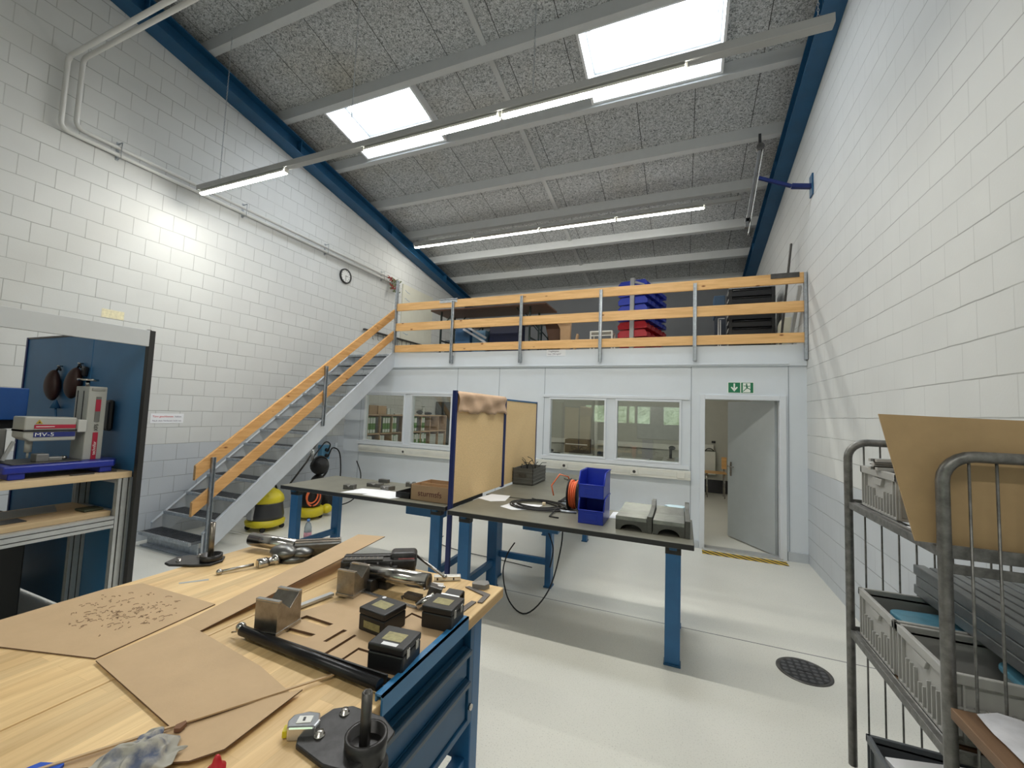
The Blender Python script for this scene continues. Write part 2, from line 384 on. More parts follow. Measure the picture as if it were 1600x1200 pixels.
# front wall (behind the camera) with a band of windows
wf = G(); hw = [(-3.35, -3.12), (-3.05, -2.62), (-2.22, -1.86), (-1.79, -1.58), (-1.50, -1.07), (-.62, .35)]
xs = XL-.2
for a, b in hw: wf.box(xs, a, YF-.2, YF, 1.45, 2.05); xs = b
wf.box(xs, XR+.2, YF-.2, YF, 1.45, 2.05); wf.box(XL-.2, XR+.2, YF-.2, YF, 0, 1.45); wf.box(XL-.2, XR+.2, YF-.2, YF, 2.05, 7.9)
struct(wf.build('wall_front', mat('front_wall_paint', (.42, .44, .43), .6)))
# foliage outside those windows
def leafmat():
    m, nt, b = _nodes('hedge_leaves'); tc = N(nt, 'ShaderNodeTexCoord')
    n = N(nt, 'ShaderNodeTexNoise', inp={'Scale': 14., 'Detail': 6.}); L(nt, tc.outputs['Object'], n.inputs['Vector'])
    cr = N(nt, 'ShaderNodeValToRGB'); e = cr.color_ramp.elements; e[0].position = .35; e[0].color = (.20, .30, .10, 1); e[1].position = .60; e[1].color = (.80, .88, .60, 1)
    L(nt, n.outputs['Fac'], cr.inputs[0]); L(nt, cr.outputs[0], b.inputs['Base Color']); b.inputs['Roughness'].default_value = .8
    return m
hg = G()
nx, nz = 40, 24
vs = []; fs = []
for i in range(nx+1):
    for j in range(nz+1):
        x = -9+i*.35; z = j*.25; vs.append((x, -8.2 + z*.25 + .35*math.sin(x*2.1+z)*math.cos(z*2.7+x) + random.uniform(-.15, .15), z))
for i in range(nx):
    for j in range(nz): a = i*(nz+1)+j; fs.append((a, a+nz+1, a+nz+2, a+1))
hg.add(vs, fs)
hg.box(-9, 5, -9.5, -8.6, 0, 5)
h_ = hg.build('hedge', leafmat()); h_['label'] = 'green hedge outside seen only as reflection in the office windows'; h_['category'] = 'hedge'; h_['kind'] = 'stuff'

# ceiling boards + roof slab with the two skylight holes
cg = G()
def slab(g, x0, x1, y0, y1, k0, k1):
    g.add([(x0,y0,zr(k0,y0)),(x1,y0,zr(k0,y0)),(x1,y1,zr(k0,y1)),(x0,y1,zr(k0,y1)),(x0,y0,zr(k1,y0)),(x1,y0,zr(k1,y0)),(x1,y1,zr(k1,y1)),(x0,y1,zr(k1,y1))],
          [(0,3,2,1),(4,5,6,7),(0,1,5,4),(1,2,6,5),(2,3,7,6),(3,0,4,7)])
slab(cg, XL, XR, YF, SY0, CK, CK+.12); slab(cg, XL, XR, SY1, YB, CK, CK+.12)
xs = XL
for a, b in SKY: slab(cg, xs, a, SY0, SY1, CK, CK+.12); xs = b
slab(cg, xs, XR, SY0, SY1, CK, CK+.12)
ceil = struct(cg.build('ceiling', wood_wool()))
for y in PUR:
    slab(pg := G(), XL+.02, XR-.02, y, y+.085, 6.70, CK+.002); pg.build('purlin', white_paint, ceil, bevel=.004)
for y0, y1 in zip(PUR[:-1], PUR[1:]):
    if y1 < 2: continue
    slab(pg := G(), -2.315, -2.245, y0+.085, y1, CK-.03, CK+.001); pg.build('cover_strip', white_paint, ceil)
for k, (a, b) in enumerate(SKY):
    g = G()
    t = .03
    for x0, x1, y0, y1 in ((a, a+t, SY0, SY1), (b-t, b, SY0, SY1), (a+t, b-t, SY0, SY0+t), (a+t, b-t, SY1-t, SY1)):
        slab(g, x0, x1, y0, y1, CK-.13, CK+.42)
    wd = struct(g.build('window_%d' % (5+k), mat('skylight_well', (.74, .76, .78), .5, var=.02)))
    fr = G()
    for x0, x1, y0, y1 in ((a+t, a+.09, SY0+t, SY1-t), (b-.09, b-t, SY0+t, SY1-t), (a+.09, b-.09, SY0+t, SY0+.08), (a+.09, b-.09, SY1-.08, SY1-t)):
        slab(fr, x0, x1, y0, y1, CK+.26, CK+.32)
    fr.build('window_frame', alu, wd, bevel=.004)
    slab(p := G(), a+.03, b-.03, SY0+.03, SY1-.03, CK+.335, CK+.35)
    p.build('window_pane', emit('opal_skylight', (.86, .93, 1.0), SKYLIGHT_STRENGTH), wd)
    slab(r := G(), a-.1, b+.1, SY0-.1, SY1+.1, CK+.42, CK+.44); r.build('window_cap', black, wd)
# blue roof beams along both walls (I-section)
def roof_beam(x0, x1, label):
    g = G(); w_ = x1-x0; xc = (x0+x1)/2
    slab(g, x0, x1, YF, YB-.02, 6.455, 6.472); slab(g, x0, x1, YF, YB-.02, 6.682, 6.699); slab(g, xc-.006, xc+.006, YF, YB-.02, 6.472, 6.682)
    for y in (2.5, 4.6, 6.9, 9.1): slab(g, x0+.01, x1-.01, y, y+.012, 6.47, 6.684)
    tag(g.build('steel_roof_beam', blue_steel), label, 'beam')
roof_beam(XL+.002, XL+.232, 'dark blue steel roof beam sloping down along the left block wall')
roof_beam(XR-.20, XR-.002, 'dark blue steel roof beam sloping down along the right block wall')

# partition under the mezzanine (thickness .1) with window and door openings
op = [(-5.47, -4.56, 1.055, 1.93), (-4.44, -3.60, 1.055, 1.93), (-1.90, -1.03, 1.055, 1.93), (-.90, -.02, 1.055, 1.93), (.24, 1.15, 0, 1.98)]
g = G(); xs = XL
for a, b, z0, z1 in op:
    g.box(xs, a, YP, YP+.1, 0, 2.40); g.box(a, b, YP, YP+.1, z1, 2.40)
    if z0 > 0: g.box(a, b, YP, YP+.1, 0, z0)
    xs = b
g.box(xs, XR, YP, YP+.1, 0, 2.40)
struct(g.build('wall_back', grey_panel))
# panel joint strips and frames on the partition
def trim(n, g, m_=win_frame, bv=.003): return struct(g.build('trim_%d' % n, m_, bevel=bv))
g = G()
for x in (-5.55, -3.52, -2.75, -1.98, .10, 1.22): g.box(x-.004, x+.004, YP-.004, YP, 0, 2.39)
trim(1, g, mat('joint_grey', (.30, .33, .37), .6))  # joint strips in a darker grey than the panels
g = G().box(XL+.002, XR-.002, YP-.035, YP+.1, 2.39, 2.66); g.box(XL+.002, 1.22, YP-.05, YP-.035, 2.405, 2.425)
trim(2, g, mat('fascia_paint', (.66, .70, .745), .42, var=.03, scale=2))
g = G()
for a, b in ((-5.60, -3.50), (-2.0, .08)):
    g.box(a, b, YP-.022, YP, 1.935, 1.975); g.box(a, b, YP-.022, YP, 1.0, 1.052)
trim(3, g)
for i, (a, b, z0, z1) in enumerate(op[:4]):
    g = G(); f = .028
    g.box(a, a+f, YP-.02, YP+.08, z0, z1); g.box(b-f, b, YP-.02, YP+.08, z0, z1); g.box(a+f, b-f, YP-.02, YP+.08, z0, z0+f); g.box(a+f, b-f, YP-.02, YP+.08, z1-f, z1)
    wd = struct(g.build('window_%d' % (i+1), win_frame, bevel=.003))
    G().box(a+f, b-f, YP+.03, YP+.034, z0+f, z1-f).build('window_pane', glass('office_glass'), wd)
# door frame, leaf swung into the office
g = G(); a, b, zt = .24, 1.15, 1.98
g.box(a-.03, a+.03, YP-.03, YP+.13, 0, zt+.03); g.box(b-.03, b+.04, YP-.03, YP+.13, 0, zt+.03); g.box(a+.03, b-.03, YP-.03, YP+.13, zt-.03, zt+.03)
dr = struct(g.build('door_1', win_frame, bevel=.004))
leafL = .86; ang = math.radians(123)   # direction of the leaf from the hinge
hx, hy = b-.035, YP+.10
dx, dy = math.cos(ang), math.sin(ang); nxv, nyv = -dy, dx
lf = G(); t = .04
P = [(hx, hy), (hx+dx*leafL, hy+dy*leafL), (hx+dx*leafL+nxv*t, hy+dy*leafL+nyv*t), (hx+nxv*t, hy+nyv*t)]
lf.prism(P, 'z', .015, 1.955)
leaf = lf.build('door_leaf', mat('door_leaf_grey', (.40, .43, .44), .42, var=.03), dr, bevel=.003)
def onleaf(s, off, z): return (hx+dx*s-nxv*off*-1, hy+dy*s+nyv*off, z)
for sgn, off in ((1, t+.004), (-1, -.004)):
    g = G(); s0 = leafL-.07
    p0 = Vector((hx+dx*s0+nxv*off, hy+dy*s0+nyv*off, 1.02)); nn = Vector((nxv, nyv, 0))*sgn; al = Vector((-dx, -dy, 0))
    g.beam(p0+Vector((0, 0, .06)), p0-Vector((0, 0, .14)), .03, .008, upv=nn)
    g.cyl(p0, p0+nn*.05, .009, seg=10); g.tube([p0+nn*.05, p0+nn*.055+al*.03, p0+nn*.055+al*.12], .009, 10)
    g.cyl(p0-Vector((0, 0, .1)), p0-Vector((0, 0, .1))+nn*.012, .011, seg=10)
    g.build('door_handle', machined, leaf)
# threshold and hazard tape
g = G().box(a, b, YP-.035, YP+.12, 0, .02); struct(g.build('trim_4', alu, bevel=.003))
def hazard():
    m, nt, b_ = _nodes('hazard_stripes'); tc = N(nt, 'ShaderNodeTexCoord'); sx = N(nt, 'ShaderNodeSeparateXYZ'); L(nt, tc.outputs['Object'], sx.inputs[0])
    a1 = N(nt, 'ShaderNodeMath', operation='ADD'); L(nt, sx.outputs[0], a1.inputs[0]); L(nt, sx.outputs[1], a1.inputs[1])
    a2 = N(nt, 'ShaderNodeMath', operation='MULTIPLY', inp={1: 9.6}); L(nt, a1.outputs[0], a2.inputs[0])
    fr = N(nt, 'ShaderNodeMath', operation='FRACT'); L(nt, a2.outputs[0], fr.inputs[0]); gt = N(nt, 'ShaderNodeMath', operation='GREATER_THAN', inp={1: .5}); L(nt, fr.outputs[0], gt.inputs[0])
    mx = N(nt, 'ShaderNodeMix', data_type='RGBA'); mx.inputs[6].default_value = (.62, .42, .03, 1); mx.inputs[7].default_value = (.015, .015, .015, 1); L(nt, gt.outputs[0], mx.inputs[0])
    L(nt, mx.outputs[2], b_.inputs['Base Color']); b_.inputs['Roughness'].default_value = .6
    return m
tag(G().box(a-.0, b+.02, YP-.235, YP-.072, 0, .002).build('hazard_tape', hazard()), 'yellow and black striped hazard tape on the floor before the office door', 'tape')
# plinth right of the door, and along the partition
g = G().box(b+.05, XR-.002, YP-.02, YP-.001, 0, .11); g.box(XL+.002, a-.04, YP-.02, YP-.001, 0, .09)
struct(g.build('baseboard_back', mat('plinth_paint', (.50, .53, .56), .5), bevel=.002))
# mezzanine deck
struct(G().box(XL+.002, XR-.002, YP+.1, YB-.002, 2.42, 2.66).build('floor_upper', mat('deck_board', (.38, .37, .34), .7)))

# cable trunking with sockets
def trunk(x0, x1, socks, label):
    y1 = YP-.001
    t = thing('cable_trunking', label, 'cable trunking', ((x0+x1)/2, YP, .92))
    G().box(x0, x1, y1-.065, y1, .865, .985).build('channel', cream, t, bevel=.004)
    G().box(x0, x1, y1-.068, y1-.065, .90, .95).build('cover', mat('cream_cover', (.66, .66, .61), .4), t, bevel=.001)
    for x, k in socks:
        s_ = G().box(x-.05, x+.05, y1-.078, y1-.067, .885, .965); so = s_.build('socket', cream, t, bevel=.004)
        gi = G()
        if k: 
            gi.cyl((x, y1-.0785, .925), (x, y1-.080, .925), .021, seg=18)
        else:
            gi.cyl((x, y1-.0785, .925), (x, y1-.084, .925), .012, seg=14)
        gi.build('insert', dark_steel if k else cream, so)
trunk(-5.50, .10, [(-4.50, 1), (-1.62, 1), (-.62, 1), (-.02, 0)], 'cream cable trunking with sockets running below the office windows')

# floor manhole cover
t = thing('manhole_cover', 'round dark cast iron manhole cover in the pale floor', 'manhole cover', (.775, 3.51, 0))
def castmat():
    m, nt, b_ = _nodes('cast_iron_pattern'); tc = N(nt, 'ShaderNodeTexCoord')
    w1 = N(nt, 'ShaderNodeTexWave', inp={'Scale': 7., 'Distortion': 0.}); w2 = N(nt, 'ShaderNodeTexWave', bands_direction='Y', inp={'Scale': 7.})
    for w_ in (w1, w2): L(nt, tc.outputs['Object'], w_.inputs['Vector'])
    mn = N(nt, 'ShaderNodeMath', operation='MULTIPLY'); L(nt, w1.outputs['Fac'], mn.inputs[0]); L(nt, w2.outputs['Fac'], mn.inputs[1])
    cr = N(nt, 'ShaderNodeValToRGB'); e = cr.color_ramp.elements; e[0].position = .1; e[0].color = (.028, .028, .03, 1); e[1].position = .3; e[1].color = (.09, .09, .095, 1)
    L(nt, mn.outputs[0], cr.inputs[0]); L(nt, cr.outputs[0], b_.inputs['Base Color']); b_.inputs['Roughness'].default_value = .55; b_.inputs['Metallic'].default_value = .4
    bp = N(nt, 'ShaderNodeBump', inp={'Strength': .6, 'Distance': .004}); L(nt, mn.outputs[0], bp.inputs['Height']); L(nt, bp.outputs[0], b_.inputs['Normal'])
    return m
G().lathe([(.163, 0), (.163, .004), (.145, .006), (.142, .003)], (.775, 3.51, 0), seg=48).build('ring', dark_steel, t)
G().lathe([(.14, 0), (.14, .0055)], (.775, 3.51, 0), seg=48).build('lid', castmat(), t)
G().obox((.775, 3.51, .0065), (.085, .022, .004), (0, 0, 0)).build('grip', black, t)
# ================================================================ LAMPS
TUBE = emit('fluorescent_tube', (1.0, .98, .90), TUBE_STRENGTH)
lamp_housing = mat('lamp_housing', (.36, .365, .36), .45, var=.03)
def batten(label, x0, x1, y, zb, tubes, group=None, chains=(), zt=None, hooks=(), tube_mat=None):
    t = thing('strip_light', label, 'light', ((x0+x1)/2, y, zb), 0, group)
    G().box(x0, x1, y-.035, y+.035, zb, zb+.065).build('housing', lamp_housing, t, bevel=.004)
    for a, b in tubes:
        # LED tube: opal lower face gives light, upper half is the white carrier
        g = G(); rr_ = .030; c_ = zb-.030
        lo = [(y+rr_*math.sin(math.radians(q)), c_-rr_*math.cos(math.radians(q))) for q in range(-70, 71, 10)]
        hi = [(y+rr_*math.sin(math.radians(q)), c_-rr_*math.cos(math.radians(q))) for q in range(70, 291, 20)]
        for ml, arc_ in ((0, lo), (1, hi)):
            g.m(ml); nn_ = len(arc_); g.add([(a+.02, p, q) for p, q in arc_] + [(b-.02, p, q) for p, q in arc_], [(i, i+1, nn_+i+1, nn_+i) for i in range(nn_-1)], True)
        tb = g.build('tube', [tube_mat or TUBE, cream], t)
        for e in (a, b-.02): G().box(e, e+.02, y-.022, y+.022, zb-.050, zb).build('lamp_holder', cream, tb, bevel=.002)
    for x in chains:
        g = G(); z = zb+.075; i = 0
        while z < zt:
            pl = 'xz' if i % 2 else 'yz'
            pts = [(p[0], p[1], p[2]) for p in arc((x, y, z), .006, 0, 330, 7, pl)]
            pts = [(px, py, z+(pz-z)*2.2) for px, py, pz in pts]
            g.tube(pts, .0022, 4, closed=True); z += .021; i += 1
        g.build('chain', galv, t)
        G().box(x-.02, x+.02, y-.012, y+.012, zb+.065, zb+.085).build('hanger', dark_steel, t)
    for x in hooks:
        G().tube([(x, y, zb+.065), (x, y, zt)], .003, 6).build('suspension_rod', dark_steel, t)
    return t
batten('long strip light hanging on chains across the room, nearer of the two', -5.57, .885, 3.11, 4.262,
       [(-5.52, -4.05), (-2.975, -1.485), (-1.475, .01)], None, (-5.19, -3.17, -1.19, .80), 6.18)
batten('long strip light fixed close under the ceiling above the mezzanine', -5.57, .845, 7.49, 5.285,
       [(-5.55, -4.10), (-4.09, -2.63), (-2.62, -1.16), (-1.15, .31)], None, (), 5.44, (-5.23, -3.2, -1.19, .7), emit('fluorescent_tube_dim', (1.0, .98, .90), TUBE_STRENGTH*.6))  # tubes set dimmer than the near lamp so the purlins stay darker
batten('added unseen strip light hanging on chains behind the camera', -5.57, .885, -1.28, 4.60,
       [(-2.0, -.53), (-.52, .85)], None, (-5.19, .80), 6.86)  # lamp added out of view to brighten the foreground
# lamps added under the mezzanine deck to light the office
for x, lb in ((-4.2, 'added short strip light on the office ceiling above the shelves'), (-.9, 'added short strip light on the office ceiling behind the right windows')):
    t = thing('added_office_light', lb, 'light', (x, 8.3, 2.36))
    G().box(x-.6, x+.6, 8.26, 8.34, 2.36, 2.42).build('housing', lamp_housing, t, bevel=.004)
    G().tube([(x-.58, 8.3, 2.345), (x+.58, 8.3, 2.345)], .014, 10).build('tube', emit('added_office_tube', (1.0, .96, .84), 120.), t)

# ================================================================ PIPES ON THE LEFT WALL
def pipe_run(y_up, z_run, z_top, lab):
    t = thing('heating_pipe', lab, 'pipe', (XL, y_up, z_run), 0)
    x = XL+.062; r = .022; c = .07
    pts = [(x, 7.36, z_run)]
    pts += [(x, y_up+c - c*math.sin(math.radians(a)), z_run + c - c*math.cos(math.radians(a))) for a in range(0, 91, 15)]
    pts += [(x + c - c*math.cos(math.radians(a)), y_up, z_top-c + c*math.sin(math.radians(a))) for a in range(0, 91, 15)]
    pts += [(XR-.25, y_up, z_top)]
    G().tube(pts, r, 14).build('tube', mat('pipe_paint', (.62, .62, .60), .4, var=.02), t)
    return t
pa = pipe_run(1.965, 4.385, 5.15, 'white painted pipe on the left wall, lower of the pair')
pb = pipe_run(2.075, 4.465, 5.22, 'white painted pipe on the left wall, upper of the pair')
for i, y in enumerate((2.45, 3.9, 5.4, 6.9)):
    g = G().beam((XL+.002, y, 4.34), (XL+.002, y, 4.55), .03, .006, upv=(1, 0, 0))
    g.box(XL, XL+.04, y-.01, y+.01, 4.355, 4.365); g.tube([(XL+.09, y, 4.35), (XL+.09, y, 4.53)], .004, 6); g.box(XL, XL+.095, y-.006, y+.006, 4.525, 4.531)
    g.build('bracket', galv, pa)
# ================================================================ WALL CLOCK, NOTICES
t = thing('wall_clock', 'round white wall clock with black rim high on the left wall', 'clock', (XL, 5.91, 4.125))
G().lathe([(.125, .0), (.14, .005), (.14, .03), (.118, .034), (.116, .022)], (XL, 5.91, 4.125), (1, 0, 0), 40, False).build('rim', black, t)
G().lathe([(.116, .004), (.116, .02)], (XL, 5.91, 4.125), (1, 0, 0), 40).build('dial', mat('clock_dial', (.78, .78, .76), .5, var=.01), t)
for k in range(12):
    a = k*math.pi/6; g = G().beam((XL+.0215, 5.91+math.sin(a)*.085, 4.125+math.cos(a)*.085), (XL+.0215, 5.91+math.sin(a)*.107, 4.125+math.cos(a)*.107), .006, .002, (1, 0, 0)); g.build('hour_mark', black, t)
for a, l, w_, nm in ((math.radians(90), .055, .008, 'hour_hand'), (math.radians(180), .085, .006, 'minute_hand')):
    G().beam((XL+.025, 5.91-math.sin(a)*.01, 4.125-math.cos(a)*.01), (XL+.025, 5.91+math.sin(a)*l, 4.125+math.cos(a)*l), w_, .002, (1, 0, 0)).build(nm, black, t)
RW = (math.pi/2, 0, math.pi/2)     # lettering on the left wall, facing +X
t = thing('wall_notice', 'white paper notice with red heading on the left block wall', 'notice', (XL, 3.18, 1.445))
G().box(XL+.001, XL+.003, 3.01, 3.37, 1.385, 1.505).build('sheet', paper, t)
ink = mat('grey_ink', (.22, .2, .25), .7); redink = mat('red_ink', (.60, .06, .07), .7)
text('Türe geschlossen', .032, (XL+.0035, 3.03, 1.458), RW, redink, t, 'heading')
text('halten', .030, (XL+.0035, 3.27, 1.458), RW, ink, t)
text('Nach dem Verlassen Licht aus', .026, (XL+.0035, 3.03, 1.408), RW, ink, t)
tag(G().box(XL+.0005, XL+.0015, 2.46, 2.66, 2.56, 2.655).build('filler_patch', mat('cream_filler', (.78, .72, .50), .8, var=.15, scale=40)), 'cream filler patch above the machine cabin on the left wall', 'patch')
# sign over the door
RF = (math.pi/2, 0, 0)             # lettering facing -Y
t = thing('exit_sign', 'green emergency exit sign with arrow and running figure above the door', 'sign', (.69, YP, 2.11))
grn = mat('sign_green', (.01, .17, .075), .5); sw = mat('sign_white', (.80, .84, .78), .5, var=.01)
G().box(.54, .84, YP-.006, YP-.001, 2.038, 2.182).build('backing', sw, t)
ys = YP-.007
G().box(.547, .685, ys, YP-.0055, 2.044, 2.176).build('arrow_panel', grn, t)
G().box(.695, .833, ys, YP-.0055, 2.044, 2.176).build('figure_panel', grn, t)
g = G(); g.box(.607, .625, ys-.001, ys, 2.09, 2.165)
g.prism([(.575, 2.112), (.586, 2.122), (.616, 2.093), (.646, 2.122), (.657, 2.112), (.616, 2.058)], 'y', ys-.001, ys); g.build('arrow', sw, t)
g = G(); g.box(.715, .80, ys-.001, ys, 2.05, 2.17); dp = g.build('doorway_field', sw, t)
g = G(); y2 = ys-.0018; 
def limb(a, b, w_): g.beam((a[0], y2, a[1]), (b[0], y2, b[1]), w_, .0012, (0, 1, 0))
g.cyl((.757, y2-.0006, 2.155), (.757, y2+.0006, 2.155), .009, seg=12)
limb((.755, 2.144), (.765, 2.105), .018); limb((.757, 2.140), (.733, 2.128), .007); limb((.733, 2.128), (.728, 2.143), .007)
limb((.757, 2.140), (.785, 2.125), .007); limb((.785, 2.125), (.795, 2.137), .007)
limb((.765, 2.107), (.742, 2.088), .010); limb((.742, 2.088), (.718, 2.062), .009); limb((.765, 2.107), (.795, 2.092), .010); limb((.795, 2.092), (.812, 2.070), .008)
g.build('running_figure', grn, t)
t = thing('load_notice', 'small white load limit notice on the mezzanine fascia', 'notice', (-1.80, YP-.035, 2.61))
G().box(-1.955, -1.655, YP-.040, YP-.036, 2.565, 2.66).build('sheet', paper, t)
text('Tragfähigkeit', .032, (-1.925, YP-.041, 2.625), RF, ink, t)
text('max. 250 kg/m²', .034, (-1.935, YP-.041, 2.582), RF, ink, t)

# ================================================================ STAIRCASE
st = thing('steel_staircase', 'grey steel staircase with grating treads and two board pine handrail along the left wall', 'staircase', (-5.28, 3.0, 0))
strp = mat('stringer_paint', (.58, .61, .65), .42, .1, var=.06, scale=3)
def stringer(x0, x1):
    # outline in (y, z): plumb cut at the foot, level with the deck at the head
    sl = .775
    g = G().prism([(3.03, 0), (3.085, 0), (YP-.03, 2.42), (YP-.03, 2.66), (YP-.13, 2.66), (3.03, .24)], 'x', x0, x1)
    g.prism([(3.03, .228), (3.03, .24), (YP-.13, 2.66), (YP-.11, 2.66)], 'x', x0-.012, x1+.012)
    return g.build('stringer', strp, st, bevel=.003)
stringer(-4.835, -4.82); stringer(-5.76, -5.745)
def grating():
    m, nt, b_ = _nodes('tread_grating'); tc = N(nt, 'ShaderNodeTexCoord'); sx = N(nt, 'ShaderNodeSeparateXYZ'); L(nt, tc.outputs['Object'], sx.inputs[0])
    n = N(nt, 'ShaderNodeTexNoise', inp={'Scale': 12.}); L(nt, tc.outputs['Object'], n.inputs['Vector'])
    cr = N(nt, 'ShaderNodeValToRGB'); e = cr.color_ramp.elements; e[0].color = (.10, .11, .12, 1); e[1].color = (.24, .25, .27, 1); L(nt, n.outputs['Fac'], cr.inputs[0])
    L(nt, cr.outputs[0], b_.inputs['Base Color']); b_.inputs['Metallic'].default_value = .6; b_.inputs['Roughness'].default_value = .5
    return m
gr_m = grating()
for k in range(14):
    y0 = 2.905+.2315*k; z = .165+.189*k
    g = G(); xa, xb = -5.745, -4.835
    n = 26
    for i in range(n+1): g.box(xa+.004+(xb-xa-.008)*i/n-.0015, xa+.004+(xb-xa-.008)*i/n+.0015, y0+.03, y0+.235, z-.03, z)
    for i in range(1, 6): g.box(xa+.004, xb-.004, y0+.03+.034*i, y0+.0335+.034*i, z-.012, z-.002)
    tr = g.build('tread', gr_m, st)
    g = G().box(xa+.002, xb-.002, y0, y0+.03, z-.035, z); g.box(xa+.002, xb-.002, y0+.232, y0+.238, z-.035, z)
    g.build('nosing', galv, tr, bevel=.002)
    g = G(); 
    for i in range(30): g.ball((xa+.03+i*(xb-xa-.06)/29, y0+.012, z), .0055, 6, 4)
    g.build('grip_studs', machined, tr)
G().box(-5.745, -4.835, 3.0, 3.012, .0, .13).build('base_plate', galv, st); G().box(-5.745, -4.835, 2.93, 3.16, .0, .012).build('base_plate', galv, st)
# stair hand rail: boards fixed to posts on the near stringer
hr = st
for y, z0, z1 in ((3.07, 0, 1.06), (4.555, 1.38, 2.25)):
    g = G().box(-4.818, -4.808, y-.02, y+.02, z0, z1); g.box(-4.818, -4.783, y-.02, y-.012, z0, z1)
    g.box(-4.818, -4.783, y+.012, y+.02, z0, z1)
    g.build('post', galv, hr, bevel=.002)
def slant(x0, x1, ya, za, yb, zb, h):
    sl = (zb-za)/(yb-ya)
    return G().prism([(ya, za-h), (ya, za), (yb, zb), (yb, zb-h)], 'x', x0, x1)
slant(-4.858, -4.82, 2.905, .98, 6.05, 3.46, .155).build('rail_board', pine_y, hr, bevel=.003)
slant(-4.858, -4.82, 2.90, .59, 6.05, 3.065, .15).build('rail_board', pine_y, hr, bevel=.003)
# mezzanine balustrade
mz = thing('mezzanine_balustrade', 'long balustrade of three pine boards along the mezzanine edge', 'balustrade', (-1.7, YP, 2.66))
yb0 = YP-.075
for z0, z1 in ((3.425, 3.56), (3.06, 3.20), (2.675, 2.80)):
    G().box(-4.80, 1.385, yb0+.002, yb0+.032, z0, z1).build('rail_board', pine, mz, bevel=.003)
for x, zt in ((-3.625, 3.53), (-2.38, 3.53), (-1.13, 3.53), (.135, 3.52)):
    g = G().box(x-.022, x+.022, yb0-.006, yb0, 2.46, zt); g.box(x-.022, x-.014, yb0-.03, yb0, 2.46, zt); g.box(x+.014, x+.022, yb0-.03, yb0, 2.46, zt)
    g.box(x-.022, x+.022, yb0, YP-.036, 2.47, 2.60)
    g.build('post', galv, mz, bevel=.002)
g = G().box(1.375, 1.405, yb0-.03, yb0+.035, 2.46, 3.55); g.build('post', galv, mz, bevel=.002)
g = G().box(-4.83, -4.80, yb0-.03, yb0+.035, 2.67, 3.99); g.build('post', galv, mz, bevel=.002)
G().box(1.02, 1.33, yb0-.006, yb0+.001, 3.50, 3.565).build('splice_plate', dark_steel, mz, bevel=.002)
g = G().box(-3.90, -3.54, yb0-.03, yb0+.001, 3.56, 3.57); g.box(-3.90, -3.56, yb0-.004, yb0+.001, 3.51, 3.56); g.build('splice_plate', galv, mz)
G().beam((1.35, YP+.0, 3.40), (1.35, YP+.62, 2.70), .05, .04, (1, 0, 0)).build('brace', white_paint, mz)
# ================================================================ WORK TABLES IN THE MIDDLE
lino = mat('linoleum_top', (.18, .175, .14), .38, var=.12, scale=5)
lino_edge = mat('linoleum_edge', (.022, .022, .022), .5)
def work_table(label, cx, cy, lx, ly, rot=0., zt=.84):
    """long axis local x; origin on the floor at the middle"""
    t = thing('work_table', label, 'work table', (cx, cy, 0), rot, 'steel framed work tables')
    h, d = lx/2, ly/2
    tp = G().box(-h, h, -d, d, zt-.04, zt).build('table_top', lino, t, bevel=.004, local=True)
    g = G().box(-h-.002, h+.002, -d-.002, d+.002, zt-.038, zt-.003); g.build('top_edging', lino_edge, tp, bevel=.002, local=True)
    for sx in (-1, 1):
        x = sx*(h-.13)
        for sy in (-1, 1):
            y = sy*(d-.09)
            g = G().box(x-.05, x+.05, y-.03, y+.03, .012, zt-.09); lg = g.build('leg', blue_leg, t, bevel=.006, local=True)
            G().box(x-.052, x+.052, y-.032, y+.032, zt-.10, zt-.041).build('top_bracket', black, lg, bevel=.003, local=True)
            G().box(x-.055, x+.055, y-.038, y+.038, 0, .014).build('foot_plate', blue_steel, lg, bevel=.002, local=True)
        G().box(x-.02, x+.02, -d+.12, d-.12, .20, .26).build('cross_bar', blue_leg, t, bevel=.004, local=True)
        G().box(x-.025, x+.025, -d+.03, d-.03, zt-.065, zt-.041).build('top_rail', blue_steel, t, bevel=.003, local=True)
    return t
work_table('blue legged work table with dark top standing left of the board partition', -2.885, 3.56, 1.95, .76, .02)
work_table('blue legged work table with dark top nearest, right of the board partition', -.875, 3.49, 1.90, .76)
work_table('blue legged work table with dark top set lengthways toward the office windows', -1.48, 4.86, 1.90, .74, math.pi/2)

# chip-board screens standing between the tables
def screen(label, y0, y1, zt, post0):
    x = -1.868
    t = thing('board_screen', label, 'board screen', (x, (y0+y1)/2, .845), 0, None)
    G().box(x-.007, x+.007, y0+.03, y1-.02, .86, zt-.02).build('panel', cork, t)
    g = G(); post0 and g.box(x-.02, x+.02, y0, y0+.03, 0.0, zt+.01)
    if not post0: g.box(x-.012, x+.012, y0, y0+.03, .845, zt)
    g.build('post', navy, t, bevel=.003)
    G().box(x-.014, x+.014, y1-.02, y1, .845, zt+.003).build('post', navy, t, bevel=.003)
    G().box(x-.012, x+.012, y0+.03, y1-.02, zt-.02, zt).build('top_rail', blue_leg, t, bevel=.002)
    return t
screen('tall chip board screen with navy post and paper draped over its top', 3.21, 4.33, 1.845, True)
screen('chip board screen with blue frame behind the paper draped one', 4.345, 5.45, 1.83, False)
